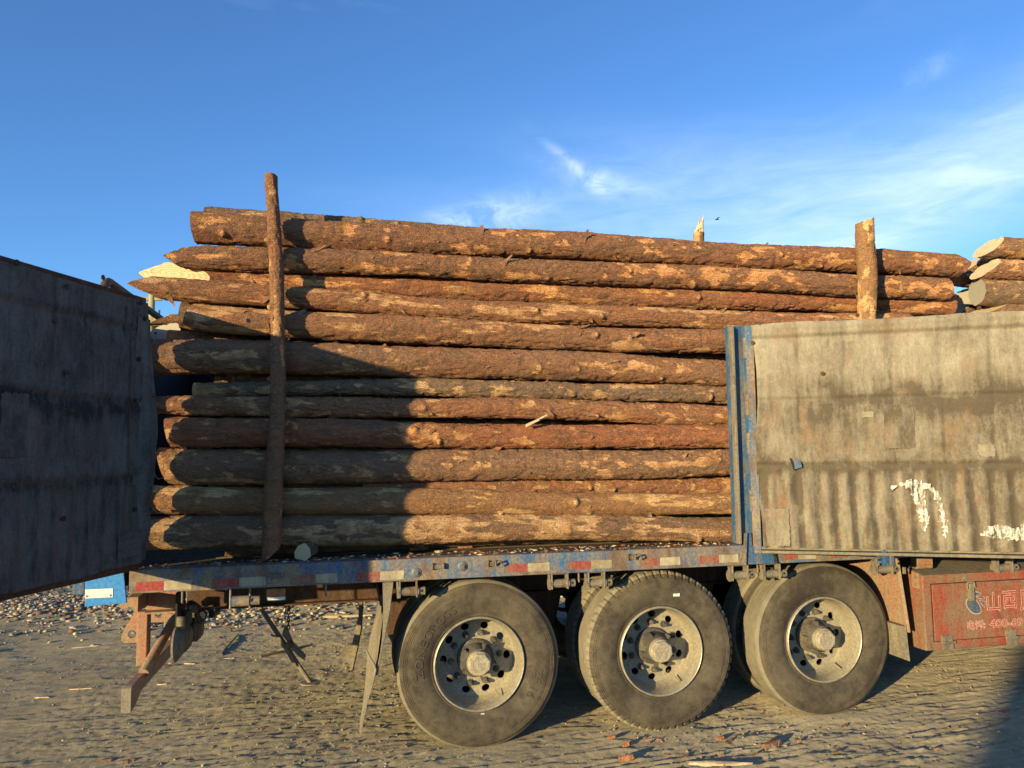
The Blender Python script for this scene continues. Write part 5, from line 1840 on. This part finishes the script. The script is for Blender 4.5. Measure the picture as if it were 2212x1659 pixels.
# ------------------------------------------------------------------ stakes
def stake(pts, y, label, mat, seed, peel, zbot=None, cutA=None, cutB=None, group='wooden stakes holding the load', flakes=10):
    """pts: (u_left, u_right, v) from top to bottom"""
    Q = []
    for a, b, v in pts:
        p, q = PY(a, v, y), PY(b, v, y)
        Q.append(((p.x + q.x) / 2, (p.z + q.z) / 2, (q.x - p.x) / 2))
    Q = np.array(sorted(Q, key=lambda r: r[1]))
    if zbot is not None:
        Q = np.vstack([[Q[0, 0] + (Q[0, 0] - Q[-1, 0]) * .0, zbot, Q[0, 2]], Q])
    cx = lambda t: np.interp(t, Q[:, 1], Q[:, 0])
    cr = lambda t: np.interp(np.asarray(t), Q[:, 1], Q[:, 2])
    cen = lambda t: np.stack([cx(t), y + 0 * np.asarray(t), t], -1)
    return make_log('stake', cen, cr, Q[0, 1], Q[-1, 1], label, cat='stake', group=group, mat=mat, seed=seed, peel=peel, cutA=cutA, cutB=cutB, nseg=40, step=.009, ax='z', flakes=flakes, knots=3, rough=.6)

stake([(571.5, 599, 377), (573, 602, 420), (576, 606, 470), (579.5, 611, 540), (581, 614, 590), (583, 615, 640), (584, 616, 740), (583.5, 617, 850), (581, 615, 932), (574, 611.5, 1031),
       (569, 609.5, 1110), (567, 607, 1160), (567, 606, 1209)], -.045, 'tall barked stake leaning on the left part of the load', 'bark_brown', 70, .14, cutA=[(.9, .6, -.02)], cutB=[(.1, .1, 0)])
stake([(1853, 1884.5, 471), (1851.5, 1885, 500), (1852.5, 1886, 530), (1855, 1890, 565), (1858, 1892, 600), (1856.5, 1890, 635), (1856, 1888, 680)], -.045,
      'half-peeled mottled stake with a slanted top, rising behind the right gate', 'bark_stripped', 71, .55, zbot=ZT + .002, cutB=[(-.35, 0, .02)])
# splintered stake on the far side, only its broken top shows over the load
def far_stake():
    y = 1.25
    a, b = PY(1499, 505, y), PY(1519, 505, y)
    r = (b.x - a.x) / 2
    xc = (a.x + b.x) / 2
    ztop = PY(1508, 503, y).z
    cen = lambda t: np.stack([xc + 0 * np.asarray(t), y + 0 * np.asarray(t), t], -1)
    o = make_log('stake', cen, lambda t: r + 0 * np.asarray(t), ZT + .001, ztop, 'pale splintered broken stake top showing above the middle of the load', cat='stake', group='wooden stakes holding the load',
                 mat='bark_stripped', seed=72, peel=.7, nseg=20, step=.02, ax='z', flakes=0, knots=0)
    m = MB()
    rr = random.Random(4)
    for k in range(13):
        an = rr.uniform(0, 6.28); q = rr.uniform(.2, .95) * r
        p = Vector((xc + q * math.cos(an), y + q * math.sin(an), ztop - .02))
        hgt = rr.uniform(.05, .15) + (.05 if math.cos(an) > .3 else 0)
        m.tube([p, p + Vector((rr.uniform(-.012, .02), 0, hgt * .6)), p + Vector((rr.uniform(-.02, .05), rr.uniform(-.02, .02), hgt))], [.013, .009, .001], 5)
    m.build('splinters', 'chip_pale', o)
far_stake()

# ------------------------------------------------------------------ small pieces on the deck and the logs
def cut_piece():
    y = -.03
    a, b = PY(640, 1170, y), PY(672, 1207, y)
    r = .052
    c = Vector(((a.x + b.x) / 2 - .005, y, ZT + .001 + r))
    prof_n = 28
    V, F = [], []
    d = Vector((.30, .95, .03)).normalized()
    u = Vector((0, 0, 1)); w = d.cross(u).normalized()
    rings = 6
    for i in range(rings):
        for k in range(prof_n):
            an = k / prof_n * 2 * math.pi
            rr = r * (1 + .07 * math.sin(an * 3 + 1) + .04 * math.sin(an * 7) + .02 * math.sin(i * 2 + an * 5)) * (1 - .03 * i)
            if -2.4 < an - 2 * math.pi < -1.9: rr *= 1.12
            V.append(c + d * (.16 * i / (rings - 1)) + u * rr * math.cos(an) + w * rr * math.sin(an))
    for i in range(rings - 1):
        for k in range(prof_n):
            F.append((i * prof_n + k, i * prof_n + (k + 1) % prof_n, (i + 1) * prof_n + (k + 1) % prof_n, (i + 1) * prof_n + k))
    F.append(tuple((rings - 1) * prof_n + k for k in range(prof_n))[::-1])
    F = [f[::-1] for f in F]
    o = MB().add(V, F).build('wood_offcut', 'bark_grey', None, loc=c, smooth=45)
    tag(o, 'short round offcut with a pale sawn face lying on the deck beside the tall stake', 'offcut')
    vv, rr_ = [], []
    for q in (0, .25, .5, .75, 1):
        for k in range(prof_n):
            p = V[k]
            vv.append(c - d * .0015 * (1 - q) + (p - c) * q); rr_.append(q * r)
    np_mesh('cut_end', np.array([tuple(p) for p in vv]), grid_faces(5, prof_n, True)[:, ::-1], 'cut_wood', o, c, smooth=30, attrs={'ringr': np.array(rr_)})
cut_piece()

def slab(name, c, L, Wd, H, yaw, seed, mat, label, cat, group=None, tilt=0.0, curl=.3):
    """irregular chip: bent, ragged plate with thickness"""
    r = random.Random(seed)
    n, m = 7, 4
    V = []
    prof = [math.sin(math.pi * (.08 + .86 * i / (n - 1))) ** .6 * r.uniform(.7, 1.15) for i in range(n)]
    cy, sy = math.cos(yaw), math.sin(yaw)
    for top in (1, 0):
        for i in range(n):
            for j in range(m):
                x = (i / (n - 1) - .5) * L + (r.uniform(-.09, .09) * L)
                yy = (j / (m - 1) - .5) * Wd * prof[i] + r.uniform(-.13, .13) * Wd
                z = curl * Wd * (1 - (2 * j / (m - 1) - 1) ** 2) + (H if top else 0) + r.uniform(-.2, .2) * H + tilt * (x + L / 2)
                V.append(Vector((c[0] + x * cy - yy * sy, c[1] + x * sy + yy * cy, c[2] + z)))
    F = []
    N = n * m
    for i in range(n - 1):
        for j in range(m - 1):
            F.append((i * m + j, (i + 1) * m + j, (i + 1) * m + j + 1, i * m + j + 1))
            F.append((N + i * m + j, N + i * m + j + 1, N + (i + 1) * m + j + 1, N + (i + 1) * m + j))
    rim = [i * m for i in range(n)] + [(n - 1) * m + j for j in range(1, m)] + [i * m + m - 1 for i in range(n - 2, -1, -1)] + [j for j in range(m - 2, 0, -1)]
    for a in range(len(rim)):
        p, q = rim[a], rim[(a + 1) % len(rim)]
        F.append((p, p + N, q + N, q))
    o = MB().add(V, F).build(name, mat, None, loc=c)
    if label: tag(o, label, cat, group)
    return o

# bark on the deck
GB = 'pieces of bark lying on the deck'
for k, (u, v, L, Wd, lb, mt) in enumerate(((724, 1186, .30, .10, 'large curled dark bark slab on the deck right of the sawn offcut', 'chip_brown'),
                                        (905, 1187, .12, .05, 'orange-brown bark chip on the deck edge in the sun, left of centre', 'chip_red'),
                                        (855, 1197, .04, .02, 'small pale chip on the deck edge just right of the gate shadow', 'chip_pale'),
                                        (948, 1193, .05, .03, 'pale lump of wood on the deck edge above the round bolts', 'chip_pale'),
                                        (1005, 1183, .09, .03, 'thin bark strip on the deck under the lowest log', 'chip_red'),
                                        (560, 1204, .07, .03, 'small dark bark flake on the deck left of the tall stake', 'chip_brown'))):
    p = PZ(u, v, ZT + .002)
    slab('bark_piece', (p.x, p.y, ZT + .002), L, Wd, .006, .2 * math.sin(k * 3), 100 + k, mt, lb, 'bark', GB, curl=.35 if k == 0 else .2)
# pale splinter stuck to the fourth log from the bottom
p = PY(1160, 915, YF - .02)
o = slab('wood_splinter', (p.x, YF - .018, p.z - .02), .15, .05, .008, .05, 140, 'chip_pale', 'pale torn splinter of wood lodged on the logs, right of the load centre', 'splinter', tilt=.45, curl=.2)

# loose bark litter on the deck edge
def litter(name, n, sampler, sizes, mats, seed, parent=None, label=None, cat=None):
    r = random.Random(seed)
    m = MB()
    for _ in range(n):
        x, y, z = sampler(r)
        L = r.uniform(*sizes); w = L * r.uniform(.12, .45); h = min(.004 + L * .05, .008)
        a = r.uniform(0, 6.28)
        d = Vector((math.cos(a), math.sin(a), r.uniform(-.15, .25))).normalized()
        e = Vector((-math.sin(a), math.cos(a), r.uniform(-.3, .3))).normalized()
        mi = r.randrange(len(mats))
        c = Vector((x, y, z + h * .6))
        u = d.cross(e).normalized()
        v = [c - d * L * .5 + u * 0, c + e * w * .5 + d * L * r.uniform(-.2, .2), c + d * L * .5, c - e * w * .5 + d * L * r.uniform(-.2, .2), c + u * h, c - u * h]
        m.add(v, [(0, 3, 4), (3, 2, 4), (2, 1, 4), (1, 0, 4), (3, 0, 5), (2, 3, 5), (1, 2, 5), (0, 1, 5)], mi)
    o = m.build(name, mats, parent, kind='stuff')
    if label: tag(o, label, cat)
    return o
litter('bark_litter', 420, lambda r: (r.uniform(-1.2, 2.6), r.uniform(-.13, .09) , ZT + .002), (.008, .05), ['chip_red', 'chip_brown', 'deck_wood', 'chip_pale'], 5,
       label='crumbs of bark and dirt scattered along the deck edge', cat='litter')

# ------------------------------------------------------------------ chips and litter on the ground
GC = 'bark chips on the dirt'
def C5(x, y): return (2400 + x * .7378) * .5486, (2700 + y * .7378) * .5486
CH_ = [(90, 327, .06, .04, 'chip_red', 'reddish chunky bark chip left of the lower tyre shadow'),
       (90, 405, .085, .06, 'chip_red', 'big upright reddish bark lump at the bottom edge'),
       (395, 385, .09, .03, 'chip_red', 'orange split chip below the middle tyre'),
       (660, 345, .12, .035, 'chip_pale', 'long pale curved bark strip below the gap between the tyres'),
       (590, 298, .05, .04, 'chip_red', 'dark red chip beside a grey clod, below the middle tyre'),
       (640, 295, .09, .035, 'chip_brown', 'flat grey clod below the right edge of the middle tyre'),
       (860, 325, .15, .07, 'chip_brown', 'largest curled brown bark piece below the front tyre'),
       (870, 296, .045, .03, 'chip_red', 'small bright red chip touching the largest bark piece'),
       (1012, 300, .03, .025, 'chip_red', 'tiny red chip right of the largest bark piece'),
       (1255, 220, .07, .03, 'chip_red', 'isolated orange leaf-shaped chip below the front tyre'),
       (1270, 262, .045, .025, 'chip_brown', 'dull brown chip just below the isolated orange one'),
       (1210, 360, .06, .03, 'chip_brown', 'flat brown flake in the cracked dirt'),
       (2110, 143, .09, .045, 'chip_red', 'orange chip at the far right beside the big shadow'),
       (2110, 182, .06, .02, 'chip_red', 'thin red sliver just below the far-right chip'),
       (1745, 345, .03, .02, 'chip_red', 'tiny reddish chip near the shadow edge'),
       (670, 400, .06, .03, 'chip_brown', 'brown chip just above the long pale stick'),
       (595, 378, .035, .02, 'chip_red', 'small red chip above the long pale stick'),
       (10, 285, .05, .035, 'chip_red', 'orange chip at the foot of the middle tyre, left'),
       (465, 312, .05, .015, 'chip_pale', 'thin pale twig-like chip below the middle tyre'),
       (210, 310, .05, .02, 'chip_red', 'flat red sliver below the middle tyre'),
       (305, 375, .03, .02, 'chip_red', 'tiny red chip left of the orange split chip'),
       (265, 292, .035, .02, 'chip_red', 'small red flake close under the middle tyre'),
       (775, 370, .05, .025, 'chip_brown', 'brown flake left of the bottom stick'),
       (190, 278, .03, .02, 'chip_red', 'tiny red flake at the very foot of the middle tyre')]
for k, (x, y, L, Wd, mt, lb) in enumerate(CH_):
    u, v = C5(x, y)
    p = PZ(u, v, 0)
    z = gh(p.x, p.y)
    p = PZ(u, v, z)
    slab('bark_chip', (p.x, p.y, gh(p.x, p.y) - .002), L, Wd * .9, .004, random.uniform(-.5, .6), 200 + k, mt, lb, 'chip', GC, tilt=random.uniform(.0, .35), curl=random.uniform(.1, .5))
u, v = C5(590, 425); p = PZ(u, v, 0)
slab('stick', (p.x, p.y, gh(p.x, p.y)), .34, .05, .016, -.28, 260, 'chip_pale', 'long pale splintered stick at the bottom edge under the middle tyre', 'stick', curl=.15)

def G8(x, y): return x * .4521 * .5486, (2280 + y * .4521) * .5486
GS = 'pale splinters on the dirt'
for k, (x, y, L, Wd, mt, yaw, lb) in enumerate(((365, 1040, .10, .014, 'chip_pale', -.1, 'short straight white sliver on bare dirt at the far left'),
        (700, 965, .16, .008, 'chip_pale', -.05, 'thin bent white twig on the dirt left of the bumper'),
        (740, 595, .22, .02, 'chip_pale', .15, 'long pale stick in front of the gravel at the left'),
        (1440, 770, .22, .05, 'chip_brown', .1, 'brown bark slab right of the bumper foot'),
        (1650, 752, .10, .012, 'chip_pale', -.3, 'thin white sliver right of the bumper'),
        (1810, 810, .09, .016, 'chip_pale', .45, 'pale short splinter under the hanging clamp'),
        (1410, 925, .07, .012, 'chip_pale', 0, 'tiny orange splinter right of the bumper end'),
        (1990, 690, .10, .018, 'chip_pale', -.1, 'pale splinter at the end of a thin dead twig'),
        (1110, 1590, .08, .05, 'chip_brown', .2, 'brown clod at the bottom edge, left part'),
        (920, 1585, .10, .05, 'chip_brown', .1, 'flat dark bark slab at the bottom edge, left part'))):
    u, v = G8(x, y)
    p = PZ(u, v, 0); p = PZ(u, v, gh(p.x, p.y))
    slab('splinter', (p.x, p.y, gh(p.x, p.y)), L, Wd, .006, yaw, 300 + k, mt, lb, 'splinter', GS, curl=.15)
# twig and stick under the trailer
def twig(pts, r, label, name='twig'):
    P = []
    for u, v in pts:
        p = PZ(u, v, 0); z = gh(p.x, p.y); p = PZ(u, v, z)
        P.append((p.x, p.y, z + r * .9))
    c = Vector(P[0])
    o = MB().tube(P, [r * (1 - .12 * i) for i in range(len(P))], 6).build(name, 'chip_brown' if name == 'twig' else 'chip_pale', None, loc=c, smooth=50)
    tag(o, label, 'twig')
twig([G8(*p) for p in ((1930, 670), (1960, 620), (2005, 570), (2075, 492))], .012, 'thin dead twig slanting on the dirt under the trailer')
twig([P6(*p) for p in ((320, 875), (440, 840), (560, 815), (700, 780), (845, 745))], .016, 'long thin stick on the dirt behind the hanging clamp')
twig([P6(*p) for p in ((950, 475), (1080, 470), (1240, 462), (1445, 455))], .018, 'pale peeled stick lying on the gravel under the trailer', 'peeled_stick')

r0 = random.Random(9)
def dirt_sampler(r):
    while True:
        x, y = r.uniform(-4.5, 6.5), r.uniform(-1.6, 7) if r.random() < .6 else r.uniform(-1.6, 1.2)
        k = vnoise2(np.array([x * 1.2]), np.array([y * 1.5]), 91)[0]
        if r.random() < k * k * 1.6: return x, y, gh1[0](x, y)
gh1 = [lambda x, y: 0.0]
def fast_heights():
    gx = np.linspace(-6, 9, 700); gy = np.linspace(-2.2, 9, 560)
    X, Y = np.meshgrid(gx, gy, indexing='ij')
    Z = ground_h(X.ravel(), Y.ravel()).reshape(X.shape)
    def f(x, y):
        i = int((x + 6) / 15 * 699 + .5); j = int((y + 2.2) / 11.2 * 559 + .5)
        return float(Z[min(max(i, 0), 699), min(max(j, 0), 559)])
    return f
gh1[0] = fast_heights()
o = litter('wood_litter', 1600, dirt_sampler, (.006, .03), ['chip_brown', 'trunk_brown', 'chip_pale', 'chip_brown', 'chip_red'], 12,
           label='scattered splinters and crumbs of wood on the dirt', cat='litter')
def clod_mesh(n, sampler, size, mats, seed, name, label, cat):
    """many small faceted stones joined as one"""
    r = np.random.default_rng(seed)
    bm = bmesh.new(); bmesh.ops.create_icosphere(bm, subdivisions=1, radius=1)
    bv = np.array([v.co[:] for v in bm.verts]); bf = np.array([[v.index for v in f.verts] for f in bm.faces]); bm.free()
    rr = random.Random(seed)
    Vs, Fs, Ms = [], [], []
    for i in range(n):
        x, y, z, k = sampler(rr)
        s = rr.uniform(*size) * k
        sc = np.array([rr.uniform(.7, 1.6), rr.uniform(.6, 1.2), rr.uniform(.35, .8)]) * s
        a = rr.uniform(0, 6.28)
        v = bv * (1 + r.uniform(-.28, .28, (len(bv), 1))) * sc
        v = np.stack([v[:, 0] * math.cos(a) - v[:, 1] * math.sin(a), v[:, 0] * math.sin(a) + v[:, 1] * math.cos(a), v[:, 2]], 1)
        Vs.append(v + np.array([x, y, z + sc[2] * .35])); Fs.append(bf + i * len(bv)); Ms.append(np.full(len(bf), rr.randrange(len(mats))))
    o = np_mesh(name, np.concatenate(Vs), np.concatenate(Fs), mats, None, (0, 0, 0), mi=np.concatenate(Ms))
    tag(o, label, cat, kind='stuff')
def gravel_sampler(r):
    while True:
        x, y = r.uniform(-6.5, 4.5), r.gauss(5.5, 1.0)
        if not 3.6 < y < 8.6: continue
        k = vnoise2(np.array([x * .9]), np.array([y * 1.4]), 92)[0]
        edge = 4.7 + .5 * math.sin(x * 1.3)
        if y < edge and r.random() > .28: continue
        if x > .8 and r.random() > .3: continue
        if r.random() < .25 + k: return x, y, gh1[0](x, y), 1.0
clod_mesh(5600, gravel_sampler, (.010, .036), ['stone_pale', 'stone_pale', 'chip_brown', 'stone_pale', 'chip_brown', 'chip_pale', 'trunk_brown'], 3, 'gravel', 'pale broken stone and wood rubble strewn behind the trailer', 'gravel')
def clod_sampler(r):
    while True:
        x, y = r.uniform(-3.5, 6.0), r.uniform(-1.6, 3.6)
        k = vnoise2(np.array([x * .8 + 4]), np.array([y * 1.2]), 93)[0]
        if r.random() < k ** 2.2: return x, y, gh1[0](x, y), 1.0
clod_mesh(3000, clod_sampler, (.003, .011), ['dirt', 'dirt', 'stone_pale', 'dirt'], 4, 'dirt_clods', 'small clods and pebbles on the packed dirt', 'dirt')

# ------------------------------------------------------------------ far background glimpsed at the left
def leaf_tree(base, h, cr, seed, label):
    r = random.Random(seed)
    root = empty('tree', base)
    tag(root, label, 'tree', 'trees beyond the yard')
    t = MB()
    B = Vector(base)
    t.tube([B, B + Vector((.1, 0, h * .3)), B + Vector((0, .1, h * .6)), B + Vector((.05, 0, h * .92))], [.16, .13, .09, .03], 8)
    for k in range(9):
        a = r.uniform(0, 6.28); z = h * r.uniform(.35, .8)
        t.tube([B + Vector((0, 0, z)), B + Vector((math.cos(a) * cr * .5, math.sin(a) * cr * .5, z + .5)), B + Vector((math.cos(a) * cr * .9, math.sin(a) * cr * .9, z + .8))], [.06, .04, .015], 5)
    t.build('trunk', 'trunk_brown', root, smooth=50)
    m = MB()
    cl = [(lambda q, a, e: (Vector((math.cos(a) * cr * q, math.sin(a) * cr * q, h * (.45 + .5 * e * (1 - .5 * q)))), r.uniform(.3, .6)))(r.random() ** .6 * .9, r.uniform(0, 6.28), r.random()) for _ in range(80)]
    for c, rr in cl:
        for _ in range(110):
            p = B + c + Vector((r.gauss(0, 1), r.gauss(0, 1), r.gauss(0, 1))).normalized() * rr * .9 * r.random() ** .45
            a = Vector((r.gauss(0, 1), r.gauss(0, 1), r.gauss(0, 1))).normalized() * r.uniform(.04, .09)
            b = a.orthogonal().normalized() * a.length * .5
            m.add([p - a, p + b, p + a, p - b], [(0, 1, 2, 3)])
    m.build('crown', 'leaf_green', root)
q = PY(212, 612, 24)
leaf_tree((q.x, 24, -.02), q.z - .4, 1.3, 1, 'small green tree top peeking over the open left gate beside the frame tube')
q = PY(334, 640, 21)
leaf_tree((q.x + .1, 21, -.02), q.z + .15, .7, 2, 'green tree between the left gate and the log ends')
def pole():
    a = PY(325, 690, 15)
    ztop = PY(327, 618, 15).z
    r = empty('pole', (a.x, 15, 0)); tag(r, 'yellowish pole with a crossbar seen between the left gate and the log ends', 'pole')
    MB().tube([(a.x, 15, -.1), (a.x + .02, 15, ztop)], .075, 10).build('post', 'yellow_pole', r, smooth=50)
    MB().box((a.x - .62, 14.96, ztop - .36), (a.x + .25, 15.04, ztop - .28)).build('crossbar', 'yellow_pole', r)
    MB().box((a.x - .03, 14.9, ztop - 1.0), (a.x + .26, 15.1, ztop - .8)).build('bracket', 'yellow_pole', r)
pole()
def bird():
    c = PY(1549, 474, 16)
    r = empty('bird', c); tag(r, 'tiny dark bird flying above the load', 'bird')
    MB().lathe([(0, -.07), (.012, -.06), (.02, 0), (.012, .05), (0, .08)], c, 'x', 8).build('body', 'bird_dark', r, smooth=50)
    for s in (1, -1):
        MB().prism([c + Vector((-.025, 0, .006)), c + Vector((.025, 0, .006)), c + Vector((.012, s * .08, .04)), c + Vector((.045, s * .16, .018)), c + Vector((-.018, s * .085, .034))], (0, 0, .006)).build('wing', 'bird_dark', r)
bird()
